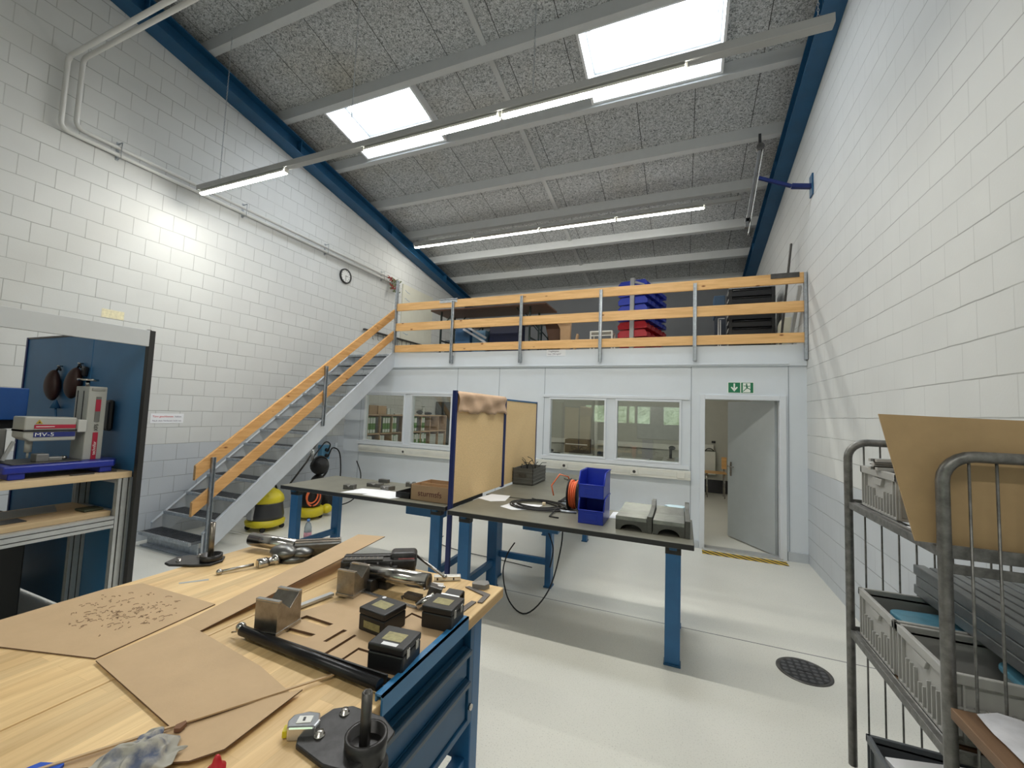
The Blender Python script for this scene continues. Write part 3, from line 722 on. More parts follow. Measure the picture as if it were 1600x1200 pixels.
# brown paper draped over the first screen
g = G(); n = 24; vs = []; fs = []
prof = []
for i in range(n+1):
    y = 3.235 + (4.325-3.235)*i/n
    drop = 1.66 + .012*math.sin(i*.7) + .006*math.sin(i*2.1)
    for j in range(11):
        if j < 8:
            z = drop + (1.848-drop)*j/7; x = -1.85 + .010*math.sin(i*.9+j*.6) + .008*math.sin(i*.37-j) + .014
        else:
            z = 1.850 - (j-8)*.05; x = -1.868 - (.004 if j == 8 else .018)
        if j == 7: x = -1.858; z = 1.851
        vs.append((x, y, z))
for i in range(n):
    for j in range(10): a = i*11+j; fs.append((a, a+11, a+12, a+1))
g.add(vs, fs, True)
tag(g.build('packing_paper', mat('brown_paper', (.56, .38, .25), .75, var=.08, scale=7), solid=.0015), 'crumpled brown packing paper hanging over the chip board screen', 'paper')
ZT = .8405
# things on the left table
g0 = dark_steel
def block(name, label, cat, x, y, z, sx, sy, sz, rot=0., m_=dark_steel, bev=.003, group=None):
    t = G().obox((0, 0, sz/2), (sx, sy, sz)).build(name, m_, None, bevel=bev, local=True)
    t.location = (x, y, z); t.rotation_euler = (0, 0, rot); tag(t, label, cat, group); return t
def iron_block(x, y, sx, sy, sz, rot, label, notch=True):
    g = G()
    if notch: g.prism([(-sx/2, 0), (sx/2, 0), (sx/2, sz), (sx*.18, sz), (0, sz*.55), (-sx*.18, sz), (-sx/2, sz)], 'y', -sy/2, sy/2)
    else: g.obox((0, 0, sz/2), (sx, sy, sz)); g.cyl((-sx*.25, -sy/2-.001, sz*.5), (-sx*.25, sy/2+.001, sz*.5), sz*.28, seg=14); g.cyl((sx*.25, -sy/2-.001, sz*.5), (sx*.25, sy/2+.001, sz*.5), sz*.28, seg=14)
    o = g.build('steel_block', mat('block_steel', (.17, .165, .155), .4, .75, var=.2, scale=25), None, bevel=.002, local=True)
    o.location = (x, y, ZT); o.rotation_euler = (0, 0, rot); return tag(o, label, 'steel block')
iron_block(-3.13, 3.37, .11, .07, .045, .3, 'small dark steel block at the left corner of the white papers')
iron_block(-3.02, 3.62, .16, .08, .035, .15, 'notched dark steel block behind the white papers on the left table')
iron_block(-3.10, 3.86, .12, .05, .035, 0, 'drilled dark steel bar at the back edge of the left table', False)
iron_block(-2.80, 3.55, .12, .09, .038, -.2, 'dark steel block just behind the white papers in the middle')
iron_block(-2.72, 3.83, .10, .06, .045, .5, 'upright dark steel block near the back edge beside the drilled bar')
iron_block(-2.50, 3.58, .14, .05, .030, .2, 'flat dark steel bar right behind the white papers')
iron_block(-2.22, 3.62, .10, .06, .05, .1, 'dark steel block beside the black tray on the left table')
def sheet(name, pts, z, label, m_=paper, cat='paper', th=.0008, group=None):
    g = G().prism(pts, 'z', z, z+th); return tag(g.build(name, m_), label, cat, group)
sheet('paper_sheet', [(-3.08, 3.19), (-3.05, 3.46), (-2.74, 3.52), (-2.80, 3.28)], ZT, 'white paper sheet lying left on the left work table')
sheet('paper_sheet', [(-2.83, 3.21), (-2.76, 3.50), (-2.36, 3.47), (-2.50, 3.20)], ZT+.001, 'white paper sheet overlapping the left one on the left work table')
t = thing('black_tray', 'black plastic tray beside the cardboard box', 'tray', (-2.42, 3.40, ZT))
g = G(); x0, x1, y0, y1 = -2.50, -2.345, 3.29, 3.52
g.box(x0, x1, y0, y1, ZT, ZT+.006)
for a in ((x0, x0+.006, y0, y1), (x1-.006, x1, y0, y1), (x0, x1, y0, y0+.006), (x0, x1, y1-.006, y1)): g.box(*a, ZT, ZT+.055)
g.build('shell', black, t, bevel=.002)
# cardboard box with dividers
card = mat('cardboard', (.40, .26, .15), .75, var=.05, scale=10); card_in = mat('cardboard_inside', (.52, .34, .19), .75, var=.05)
t = thing('cardboard_box', 'open brown cardboard box with divider and printed front on the left table', 'box', (-2.12, 3.5, ZT))
x0, x1, y0, y1, z1 = -2.33, -1.90, 3.285, 3.62, ZT+.14
g = G(); g.box(x0, x1, y0, y1, ZT, ZT+.004)
for a in ((x0, x0+.005, y0, y1), (x1-.005, x1, y0, y1), (x0, x1, y0, y0+.005), (x0, x1, y1-.005, y1)): g.box(*a, ZT, z1)
g.build('carton', card, t); G().box(x0+.005, x1-.005, 3.44, 3.445, ZT+.004, z1-.004).build('divider', card_in, t)
text('sturmsfs', .075, (-2.25, 3.2842, ZT+.045), RF, mat('carton_print', (.12, .035, .03), .7), t)
block('wooden_tray', 'shallow brown cardboard lid behind the printed cardboard box', 'lid', -2.06, 3.78, ZT, .24, .12, .09, 0, card)
# things on the right front table
sheet('paper_sheet', [(-1.83, 3.68), (-1.80, 3.93), (-1.60, 3.95), (-1.55, 3.70), (-1.66, 3.61)], ZT, 'white paper at the foot of the board screen on the right table')
sheet('paper_sheet', [(-1.50, 3.47), (-1.47, 3.66), (-1.18, 3.72), (-1.20, 3.50), (-1.36, 3.40)], ZT, 'white paper lying under the coil of black cable')
sheet('paper_sheet', [(-.56, 3.56), (-.56, 3.80), (-.48, 3.83), (-.46, 3.58)], ZT, 'white paper tucked between the blue bins and the steel casting')
# coil of black cable
g = G(); pts = []
rnd = random.Random(3)
for i in range(0, 361*5, 12):
    a = math.radians(i); k = i/360; r = .215 + .028*math.sin(k*2.1) - .008*k
    pts.append((-1.20 + math.cos(a)*(r+.035), 3.655 + math.sin(a)*r*.92 + .01*math.sin(k*3), ZT+.008+.003*k+.002*math.sin(i*.05)))
pts += [(-1.0, 3.33, ZT+.006), (-.92, 3.32, ZT+.006)]
pts = [(-1.36, 3.93, ZT+.006)] + pts
g.tube(pts, .0055, 6)
g.tube([(-1.10, 3.95, ZT+.006), (-.95, 3.90, ZT+.02), (-.90, 3.75, ZT+.02), (-.93, 3.6, ZT+.015)], .0055, 6)
tag(g.build('cable_coil', black_rubber), 'coil of black cable lying on the right work table', 'cable')
block('wooden_block', 'tiny pale wooden block inside the black cable coil', 'block', -1.175, 3.73, ZT, .03, .03, .024, .3, mat('pale_wood', (.72, .60, .42), .6), .002)
# orange cable reel, standing on edge
t = thing('cable_reel', 'orange cable reel standing behind the blue bins', 'cable reel', (-.88, 3.70, ZT))
c = (-.93, 3.70, ZT+.135)
G().lathe([(.05, 0), (.135, 0), (.135, .008), (.05, .008)], c, (1, 0, 0), 30).build('flange', black, t)
G().lathe([(.05, .085), (.135, .085), (.135, .093), (.05, .093)], c, (1, 0, 0), 30).build('flange', black, t)
g = G(); pts = []
for i in range(0, 360*12, 15): a = math.radians(i); k = i/360/12; r = .112+.010*math.sin(i*.013); pts.append((c[0]+.012+.068*(abs((k*3) % 2-1)), c[1]+math.cos(a)*r, c[2]+math.sin(a)*r))
pts += [(c[0]-.01, c[1]-.02, c[2]+.15), (c[0]-.10, c[1]+.02, c[2]+.16), (c[0]-.16, c[1]-.03, c[2]+.06), (c[0]-.13, c[1]-.06, c[2]-.02)]
g.tube(pts, .0065, 6); g.build('orange_cable', orange, t)
g = G().tube([(c[0]-.08, c[1]-.1, ZT+.01), (c[0]-.02, c[1]-.16, ZT+.01), (c[0]+.1, c[1]-.14, ZT+.01)], .011, 8); g.build('stand', galv, t)
G().lathe([(.105, .01), (.105, .083)], c, (1, 0, 0), 24).build('winding', orange, t)
# blue storage bins (open fronted), stacked
def storage_bin(name, m_, lx, ly, lz, label, group, loc, rotz=0.):
    """front opening toward local -y"""
    t = thing(name, label, 'storage bin', loc, rotz, group)
    w_ = .004; h = lx/2; d = ly/2
    g = G(); g.box(-h+.008, h-.008, -d, d, 0, w_)
    side = [(-d, 0), (d, 0), (d, lz), (-d+ly*.20, lz), (-d, lz*.52)]
    g.prism(side, 'x', -h, -h+w_); g.prism(side, 'x', h-w_, h)
    g.box(-h, h, d-w_, d, 0, lz); g.box(-h, h, -d, -d+w_, 0, lz*.52)
    g.build('tub', m_, t, bevel=.0015, local=True)
    g = G(); g.tube([(-h-.003, -d+ly*.20, lz), (-h-.003, d+.003, lz), (h+.003, d+.003, lz), (h+.003, -d+ly*.20, lz)], .005, 6); g.tube([(-h, -d-.002, lz*.52), (h, -d-.002, lz*.52)], .005, 6)
    g.tube([(-h-.003, -d+ly*.20, lz), (-h-.003, -d, lz*.52)], .004, 6); g.tube([(h+.003, -d+ly*.20, lz), (h+.003, -d, lz*.52)], .004, 6)
    g.build('rim', m_, t, local=True)
    G().box(-h*.5, h*.5, -d-.003, -d, lz*.14, lz*.38).build('label_holder', m_, t, bevel=.001, local=True)
    return t
storage_bin('storage_bin', blue_bin, .195, .30, .195, 'blue open fronted bin, lower of the two stacked on the right table', 'blue bins stacked on the work table', (-.655, 3.43, ZT))
storage_bin('storage_bin', blue_bin, .195, .30, .195, 'blue open fronted bin, upper of the two stacked on the right table', 'blue bins stacked on the work table', (-.655, 3.43, ZT+.1965))
# steel casting fixture (two arched supports with upright ribs)
castm = mat('machined_cast_iron', (.12, .12, .11), .5, .6, var=.15, scale=14)
t = thing('steel_fixture', 'heavy grey cast steel fixture with two arches at the table end', 'fixture', (-.2, 3.5, ZT))
def arch(x0, x1):
    n = 12; c = (x0+x1)/2; r = (x1-x0)/2-.035; pts = [(x0, ZT), (c-r, ZT)]
    pts += [(c-r*math.cos(math.pi*i/n), ZT+.048*math.sin(math.pi*i/n)) for i in range(1, n)] + [(c+r, ZT), (x1, ZT), (x1, ZT+.075), (x0, ZT+.075)]
    return pts
for x0, x1 in ((-.46, -.235), (-.195, .02)):
    g = G().prism(arch(x0, x1), 'y', 3.245, 3.80); g.build('arched_base', castm, t, bevel=.002)
    g = G().prism([(3.245, ZT+.075), (3.80, ZT+.075), (3.80, ZT+.10), (3.55, ZT+.088), (3.25, ZT+.10)], 'x', x0, x1-.004); g.build('cradle', mat('cradle_steel', (.20, .20, .185), .38, .75, var=.25, scale=12), t, bevel=.001)
for x in (-.235, .02):
    g = G().prism([(3.24, ZT), (3.81, ZT), (3.81, ZT+.15), (3.74, ZT+.15), (3.70, ZT+.115), (3.30, ZT+.105), (3.28, ZT+.12), (3.24, ZT+.12)], 'x', x, x+.034); g.build('rib', castm, t, bevel=.003)
sheet('blue_sheet', [(-.14, 3.86), (-.10, 3.80), (0.0, 3.80), (.03, 3.86), (0.0, 3.90), (-.1, 3.90)], ZT+.0, 'pale blue sheet behind the grey steel fixture', mat('pale_blue', (.55, .72, .80), .5), 'sheet', .1)
# wire crate with cut cables on the rear table
t = thing('grey_crate', 'dark grey crate of cut cables on the rear work table', 'crate', (-1.73, 4.86, ZT))
x0, x1, y0, y1, z1 = -1.852, -1.60, 4.62, 5.10, ZT+.185
dg = mat('dark_grey_plastic', (.095, .095, .088), .5, var=.1)
g = G(); g.box(x0, x1, y0, y1, ZT, ZT+.006)
for a in ((x0, x0+.006, y0, y1), (x1-.006, x1, y0, y1), (x0, x1, y0, y0+.006), (x0, x1, y1-.006, y1)): g.box(*a, ZT, z1)
g.build('shell', dg, t)
g = G()
for z in (ZT+.02, ZT+.06, ZT+.10, ZT+.14, z1-.004): g.box(x0-.003, x1+.004, y0-.004, y0+.002, z, z+.01); g.box(x1-.002, x1+.004, y0-.004, y1+.004, z, z+.01)
g.build('ribs', dg, t, bevel=.002)
G().box((x0+x1)/2-.05, (x0+x1)/2+.05, y0-.007, y0-.003, ZT+.09, ZT+.13).build('label_frame', dark_steel, t)
for i in range(9):
    x = x0+.07+rnd.random()*.14; y = y0+.05+rnd.random()*.3; a = rnd.uniform(0, 6.28); l = rnd.uniform(.12, .26)
    g = G().tube([(x, y, ZT+.08), (x+.02*math.cos(a), y+.02*math.sin(a), z1+.01), (x+l*.4*math.cos(a), y+l*.4*math.sin(a), z1+l*.35), (x+l*.8*math.cos(a), y+l*.8*math.sin(a), z1+l*rnd.uniform(.3, .55))], .004, 6)
    tag(g.build('cable_offcut', black_rubber), 'short black cable offcut sticking out of the dark grey crate', 'cable', 'cable offcuts in the grey crate')
g = G().tube([(-1.42, 5.35, ZT+.006), (-1.33, 5.25, ZT+.006), (-1.25, 5.32, ZT+.006)], .005, 6); tag(g.build('thin_cable', black_rubber), 'short thin black cable on the rear table near the window', 'cable')
block('plug', 'small cream plug at the end of the thin cable on the rear table', 'plug', -1.19, 5.33, ZT, .06, .025, .02, .2, cream)
# under the tables: power boxes and cables
def power_box(x, y, z, label, sx=.34):
    t = thing('power_box', label, 'power box', (x, y, z))
    G().box(x-sx/2, x+sx/2, y-.06, y+.06, z, z+.11).build('housing', blue_leg, t, bevel=.005)
    G().box(x-.03, x-.005, y-.05, y+.05, z+.11, .84-.041).build('bracket', blue_steel, t); G().box(x+.06, x+.085, y-.05, y+.05, z+.11, .84-.041).build('bracket', blue_steel, t)
    return t
power_box(-1.20, 3.93-.16, .60, 'blue power box hung beneath the right work table')
power_box(-2.42, 3.70, .60, 'blue power box hung beneath the left work table', .42)
def cable(pts, label, r=.006, m_=black_rubber, n=6):
    # smooth the polyline
    P = [Vector(p) for p in pts]; out = []
    for i in range(len(P)-1):
        p0, p1, p2, p3 = P[max(i-1, 0)], P[i], P[i+1], P[min(i+2, len(P)-1)]
        for j in range(n):
            t_ = j/n; out.append(.5*((2*p1)+(-p0+p2)*t_+(2*p0-5*p1+4*p2-p3)*t_*t_+(-p0+3*p1-3*p2+p3)*t_**3))
    out.append(P[-1]); return tag(G().tube(out, r, 8).build('hanging_cable', m_), label, 'cable')
cable([(-.98, 3.66, .80), (-.965, 3.60, .55), (-1.02, 3.45, .22), (-1.18, 3.36, .03), (-1.36, 3.42, .07), (-1.46, 3.5, .25), (-1.45, 3.55, .40), (-1.38, 3.55, .52)], 'black cable looping down to the floor beneath the right work table')
cable([(-1.14, 3.77, .60), (-1.09, 3.78, .45), (-1.12, 3.8, .27)], 'short black cable dropping from the blue power box')
cable([(-2.92, 4.9, .012), (-2.86, 4.65, .012), (-2.45, 4.5, .012), (-1.9, 4.45, .012), (-1.5, 4.4, .012)], 'thin black cable lying on the floor behind the tables', .005)
# ================================================================ WOODEN BENCH IN FRONT
beech = wood('beech_top', (.60, .40, .19), (.80, .59, .32), axis=1, scale=1.6, rough=.45, knots=False, strips=(.055, .62))
ZB = .85
bt = thing('workbench', 'big wooden topped workbench with blue drawer cabinet in front', 'workbench', (-1.55, .95, 0))
G().box(-2.31, -1.552, -.15, 1.885, ZB-.045, ZB).build('bench_top', beech, bt, bevel=.005)
G().box(-1.548, -.78, -.15, 1.885, ZB-.045, ZB).build('bench_top', beech, bt, bevel=.005)
for x0, x1, y0, y1 in ((-.885, -.80, 1.63, 1.70), (-.885, -.80, .02, .09), (-2.27, -2.19, 1.63, 1.70), (-2.27, -2.19, .02, .09), (-1.6, -1.5, 1.63, 1.70)):
    G().box(x0, x1, y0, y1, 0, ZB-.045).build('leg', blue_leg, bt, bevel=.005)
G().box(-2.20, -.88, 1.645, 1.685, .22, .28).build('cross_bar', blue_leg, bt, bevel=.004)
G().box(-.87, -.82, .09, 1.63, .20, .25).build('cross_bar', blue_leg, bt, bevel=.004)
# drawer cabinet on the right side
cab = G().box(-1.40, -.835, .62, 1.632, .40, .80).build('drawer_cabinet', blue_steel, bt, bevel=.004)
g = G().box(-.835, -.80, 1.60, 1.632, .40, .80); g.box(-.835, -.80, .62, .66, .40, .80); g.box(-.835, -.80, .66, 1.60, .40, .425); g.build('cabinet_frame', blue_steel, cab, bevel=.002)
for z0, z1 in ((.60, .715), (.43, .592)):
    d = G().box(-.83, -.808, .668, 1.592, z0, z1).build('drawer', blue_steel, bt, bevel=.003)
    G().prism([(-.808, z1-.03), (-.785, z1-.022), (-.782, z1-.002), (-.79, z1), (-.808, z1)], 'y', .675, 1.585).build('drawer_handle', mat('dark_blue_lip', (.008, .045, .09), .4), d, bevel=.002)
G().cyl((-.80, 1.612, .47), (-.79, 1.612, .47), .012, seg=14).build('cabinet_lock', machined, cab)
G().cyl((-.80, 1.25, .413), (-.785, 1.25, .413), .012, seg=14).build('cabinet_lock', machined, cab)
# blue steel edge guard
g = G().box(-.779, -.772, 1.01, 1.52, ZB-.035, ZB+.022); g.box(-.80, -.772, 1.01, 1.52, ZB+.016, ZB+.022); g.box(-.80, -.794, 1.01, 1.52, ZB+.001, ZB+.018)
tag(g.build('edge_guard', mat('edge_guard_blue', (.03, .17, .36), .35)), 'blue steel angle strip fixed along the right edge of the wooden bench', 'edge strip')
# long dark crack / pencil line pieces of hardboard
def board(name, pts, z, th, label, m=(mdf, mdf_edge), cat='hardboard sheet', grp=None, lift=None):
    """pts in order; z bottom; th thickness; lift(x, y) raises"""
    n = len(pts); f = lift or (lambda x, y: 0)
    vs = [(x, y, z+f(x, y)) for x, y in pts] + [(x, y, z+th+f(x, y)) for x, y in pts]
    g = G(); g.add(vs, [tuple(range(n))[::-1], tuple(range(n, 2*n))]); o0 = 0
    g.m(1); o = len(g.v)
    for i in range(n): g.f.append([i, (i+1) % n, n+(i+1) % n, n+i]); g.mi.append(1); g.sm.append(False)
    return tag(g.build(name, list(m)), label, cat, grp)
board('hardboard_sheet', [(-2.60, .50), (-1.74, .78), (-1.775, 1.20), (-2.20, 1.17), (-2.30, .96), (-2.305, .62)][0:0] or [(-2.30, .62), (-1.715, .785), (-1.76, 1.18), (-2.235, 1.165), (-2.30, 1.06)], ZB+.0005, .004, 'brown hardboard sheet covered with dark shavings on the bench left')
# L-shaped sheet: body flat, long strip rising to rest on the vises
g = G()
def zl(y): return ZB+.0055 if y < 1.02 else ZB+.0055 + (y-1.02)/.98*.082
body = [(-1.69, .775), (-1.185, .708), (-.985, 1.0), (-1.225, .975), (-1.59, 1.02), (-1.70, 1.02)]
strip = [(-1.70, 1.02), (-1.59, 1.02), (-1.578, 2.0), (-1.742, 1.965)]
body = [(-1.69, .775), (-1.185, .708), (-1.03, .925), (-1.215, .972), (-1.59, 1.02), (-1.70, 1.02)]
def plate(poly):
    n = len(poly); o = len(g.v); top = [Vector((x, y, zl(y)+.004)) for x, y in poly]; bot = [Vector((x, y, zl(y))) for x, y in poly]
    g.v += bot + top
    g.f += [[o+i for i in range(n)][::-1], [o+n+i for i in range(n)]]; g.mi += [0, 0]; g.sm += [False]*2
    for i in range(n): g.f.append([o+i, o+(i+1) % n, o+n+(i+1) % n, o+n+i]); g.mi.append(1); g.sm.append(False)
plate(body); plate(strip)
tag(g.build('hardboard_sheet', [mdf, mdf_edge]), 'brown hardboard sheet with one long strip reaching back over the vises', 'hardboard sheet')
board('hardboard_sheet', [(-1.30, .52), (-1.03, .66), (-.992, .715), (-1.004, .944), (-1.15, .80)], ZB+.0005, .004, 'small pointed hardboard offcut below the L shaped sheet', lift=lambda x, y: .010 if x > -1.1 and y < .95 else 0)
# right slotted sheet under the measuring tools
slots = [[(-1.360, 1.238), (-1.353, 1.268), (-1.212, 1.264), (-1.220, 1.232)], [(-1.338, 1.146), (-1.334, 1.174), (-1.212, 1.182), (-1.219, 1.150)],
         [(-1.154, 1.160), (-1.136, 1.163), (-1.132, 1.252), (-1.150, 1.250)], [(-1.096, 1.095), (-1.081, 1.095), (-1.077, 1.24), (-1.090, 1.24)],
         [(-1.022, 1.085), (-1.012, 1.085), (-1.008, 1.172), (-.965, 1.173), (-.965, 1.184), (-1.018, 1.184)],
         [(-1.012, 1.33), (-1.002, 1.33), (-.995, 1.455), (-.90, 1.435), (-.90, 1.448), (-1.004, 1.468)]]
cu = bpy.data.curves.new('sheet_outline', 'CURVE'); cu.dimensions = '2D'; cu.fill_mode = 'BOTH'; cu.extrude = .0045
for poly in [[(-1.425, 1.07), (-.80, 1.055), (-.785, 1.365), (-.86, 1.50), (-1.29, 1.535), (-1.418, 1.235)]] + slots:
    sp = cu.splines.new('POLY'); sp.points.add(len(poly)-1); sp.use_cyclic_u = True
    for p, q in zip(sp.points, poly): p.co = (q[0], q[1], 0, 1)
tmp = bpy.data.objects.new('tmp', cu); COL.objects.link(tmp); dgp = bpy.context.evaluated_depsgraph_get(); me = bpy.data.meshes.new_from_object(tmp.evaluated_get(dgp)); bpy.data.objects.remove(tmp)
me.materials.clear(); me.materials.append(mdf); me.materials.append(mdf_edge)
for p in me.polygons: p.material_index = 0 if abs(p.normal.z) > .5 else 1
o = bpy.data.objects.new('slotted_board', me); COL.objects.link(o); o.location = (0, 0, ZB+.005)
tag(o, 'hardboard sheet with long cut slots beneath the black cases', 'hardboard sheet')
# thin strip of hardboard lying diagonally
g = G().beam((-1.300, .505, ZB+.0135), (-.978, 1.036, ZB+.012), .007, .004); tag(g.build('hardboard_strip', [mdf]), 'thin hardboard strip lying diagonally across the sheets', 'strip')
# shavings on the left sheet (uncountable)
g = G(); rs = random.Random(11)
for i in range(170):
    u = rs.gauss(0, .13); v = rs.gauss(0, .07); x = -1.97+u; y = .985+v+u*.05
    if not (-2.25 < x < -1.78 and .84 < y < 1.15): continue
    l = rs.uniform(.003, .016); a = rs.uniform(0, 3.14); z = ZB+.0055
    pts = [(x+math.cos(a+k*.5)*l*k*.4, y+math.sin(a+k*.5)*l*k*.4, z+.0012) for k in range(4)]
    g.tube(pts, .0008, 4)
o = g.build('wood_shavings', mat('dark_shavings', (.22, .135, .08), .8)); o['kind'] = 'stuff'; tag(o, 'dark fine shavings scattered over the left hardboard sheet', 'shavings')

# ---- vises
cast = mat('vise_cast_iron', (.050, .048, .048), .38, .65, var=.3, scale=30)
grey_cast = mat('vise_grey_iron', (.16, .16, .155), .32, .8, var=.18, scale=30)
def polished(): return mat('polished_steel', (.50, .48, .45), .18, 1., var=.1, scale=(18))
pol = polished()
# rear left vise, guide tube toward the wall, spindle toward the camera
t = thing('bench_vise', 'polished grey bench vise with round guide tube at the far left corner', 'vise', (-1.93, 1.66, ZB))
a = Vector((-2.27, 1.70, .905)); b = Vector((-1.97, 1.745, .895))
G().tube([a, b], .036, 24).build('guide_tube', pol, t); G().lathe([(.030, -.001), (.030, .002)], a, (b-a), 20).build('tube_end', dark_steel, t)
g = G(); g.xf(Matrix.Identity(4))
def jaw(cx, cy, cz, ang, L_, W_, H_, gap=.012):
    """pair of jaws along direction ang"""
    R = Matrix.Translation((cx, cy, cz)) @ Matrix.Rotation(ang, 4, 'Z'); g = G()
    g.prism([(-W_, 0), (-W_*.55, -H_*.8), (-.02, -H_), (W_*.2, -H_), (W_*.6, -H_*.7), (W_, 0), (W_*.98, H_*.45), (gap, H_*.5), (gap, H_*.2), (-gap, H_*.2), (-gap, H_*.5), (-W_*.98, H_*.45)], 'x', -L_/2, L_/2)
    return g.xf(R)
ang = math.atan2(.22, .26)
jaw(-1.87, 1.80, .900, ang, .23, .052, .055).build('jaws', grey_cast, t, bevel=.005)
R = Matrix.Translation((-1.87, 1.80, .928)) @ Matrix.Rotation(ang, 4, 'Z')
G().box(-.115, .115, .008, .030, -.01, .004).xf(R).build('jaw_plate', pol, t, bevel=.002); G().box(-.115, .115, -.032, -.010, -.01, .004).xf(R).build('jaw_plate', pol, t, bevel=.002)
g = G(); g.ball((-1.965, 1.66, .892), .062, 20, 12, (1.25, .95, .62)); g.ball((-1.90, 1.72, .885), .05, 16, 10, (1.2, 1.2, .6)); g.cyl((-1.93, 1.70, .85), (-1.93, 1.70, .88), .085, .05, 28); g.build('body', grey_cast, t)
sp0 = Vector((-1.96, 1.585, .868)); sp1 = Vector((-1.985, 1.50, .866))
G().lathe([(.030, 0), (.030, .02), (.020, .024), (.020, .05), (.026, .052), (.026, .095), (.018, .097), (.010, .09)], sp0+Vector((.008, .03, 0)), sp1-sp0, 22).build('spindle', pol, t)
h0 = Vector((-1.99, 1.512, .868)); h1 = Vector((-2.055, 1.385, .862))
g = G().tube([h0, h1], .0075, 12); g.ball(h1, .014, 14, 8); g.build('handle', machined, t)
# front right vise, guide tube toward the right
t = thing('bench_vise', 'black cast iron bench vise with thick round guide tube and long rod handle', 'vise', (-1.36, 1.66, ZB))
ang = math.atan2(.15, .24)
jaw(-1.355, 1.69, .925, ang, .34, .058, .07).build('jaws', cast, t, bevel=.006)
R = Matrix.Translation((-1.355, 1.69, .955)) @ Matrix.Rotation(ang, 4, 'Z')
G().box(-.16, .02, -.055, -.018, .0, .009).xf(R).build('jaw_plate', dark_steel, t, bevel=.002)
g = G()
for i in range(8): g.box(-.15+i*.02, -.145+i*.02, -.05, -.022, .009, .0105)
g.xf(R).build('jaw_serration', machined, t)
g = G(); g.box(.05, .175, -.045, .05, -.05, .03); g.xf(R).build('head', cast, t, bevel=.018, seg=3)
g = G().box(.09, .165, -.0475, -.046, -.025, .008).xf(R).build('maker_plate', mat('worn_red_plate', (.42, .16, .16), .6, var=.2, scale=60), t)
g = G(); 
for yy in (-.12, -.06, 0.0, .06): g.box(yy-.006, yy+.006, -.085, -.05, -.085, .0)
g.box(-.15, .09, -.07, -.05, -.095, -.02); g.xf(R); g.box(-1.47, -1.28, 1.545, 1.60, ZB+.001, ZB+.055); g.box(-1.42, -1.24, 1.60, 1.74, ZB+.001, ZB+.04); g.build('body', cast, t, bevel=.006)
a = Vector((-1.345, 1.60, .918)); b = Vector((-1.035, 1.625, .921))
G().tube([a, b], .034, 28).build('guide_tube', pol, t)
G().lathe([(.033, 0), (.033, .003), (.019, .003), (.019, -.02), (.001, -.02)], b, (b-a), 28).build('tube_end', dark_steel, t)
g = G().tube([(-1.23, 1.80, .955), (-1.02, 1.74, .905)], .007, 10); g.ball((-1.02, 1.74, .905), .012, 12, 8); g.build('handle', machined, t)
# ---- pipe clamp posts in flange plates
def flange_post(loc, rotz, label, hgt, front=False):
    t = thing('vise_lift_post', label, 'post holder', loc, rotz)
    pl = [(-.14, -.05), (-.10, -.075), (.02, -.075), (.09, -.06), (.115, 0), (.09, .06), (.02, .075), (-.10, .06), (-.14, .03)]
    if front: pl = [(x*.86, y*1.22) for x, y in pl]
    g = G().prism(pl, 'z', 0, .012); g.build('plate', cast, t, bevel=.004, local=True)
    for x, y in (((-.085, -.03), (-.03, .04)) if not front else ((-.078, .040), (-.064, -.043))):
        G().lathe([(.013, .012), (.013, .015), (.009, .015), (.009, .024), (.001, .024)], (x, y, 0), seg=16).build('bolt', machined, t, local=True)
    g = G().lathe([(.036, -.05 if front else .012), (.048, -.01 if front else .012), (.050, .018), (.050, .040), (.042, .040), (.040, -.02 if front else .014)], (.055, 0, 0), seg=30); g.build('collar', cast, t, local=True)
    g = G().lathe([(.013, .0), (.013, hgt), (.0105, hgt), (.0105, hgt-.03)], (.050, 0, 0), seg=6 if front else 20)
    g.build('post', dark_steel if front else mat('steel_post', (.20, .18, .15), .3, .85, var=.2, scale=20), t, local=True)
    if front:
        g = G().lathe([(.055, -.14), (.055, -.03), (.045, -.02)], (.055, 0, 0), seg=26); g.build('lower_column', cast, t, local=True)
        g = G().tube([(.09, .03, -.05), (.14, .05, -.055), (.17, .03, -.09), (.17, .02, -.14)], .009, 10); g.build('clamp_lever', cast, t, local=True)
    return t
flange_post((-2.30, 1.445, ZB+.0005), math.radians(25), 'steel post standing in a flange plate at the far left bench edge', .20)
flange_post((-.757, .872, ZB+.0005), math.radians(-9), 'black iron post holder with hexagonal tube at the near bench corner', .135, True)
# ---- V blocks
def vblock(loc, rotz, label, s=.115):
    t = thing('v_block', label, 'v block', loc, rotz, 'ground steel v blocks')
    w_ = s*.5; h = s
    m_ = mat('ground_steel', (.33, .30, .26), .3, .9, var=.2, scale=30)
    g = G().prism([(-w_, .01), (w_, .01), (w_, h), (w_*.74, h), (0, h*.66), (-w_*.74, h), (-w_, h)], 'x', -w_*.85, w_*.85); g.build('block', m_, t, bevel=.0015, local=True)
    G().box(-w_*.88, w_*.88, -w_*1.06, w_*1.06, 0, .014).build('base', machined, t, bevel=.0015, local=True)
    g = G().box(-w_*.86, w_*.86, -w_*1.0, -w_*.72, h, h+.006); g.build('lip', pol, t, bevel=.001, local=True); G().box(-w_*.86, w_*.86, w_*.72, w_*1.0, h, h+.006).build('lip', pol, t, bevel=.001, local=True)
    return t
vb = vblock((-1.372, 1.155, ZB+.0096), math.radians(8), 'ground steel v block at the left end of the black bar')
vblock((-1.345, 1.505, ZB+.0096), math.radians(5), 'ground steel v block standing in front of the black vise', .105)
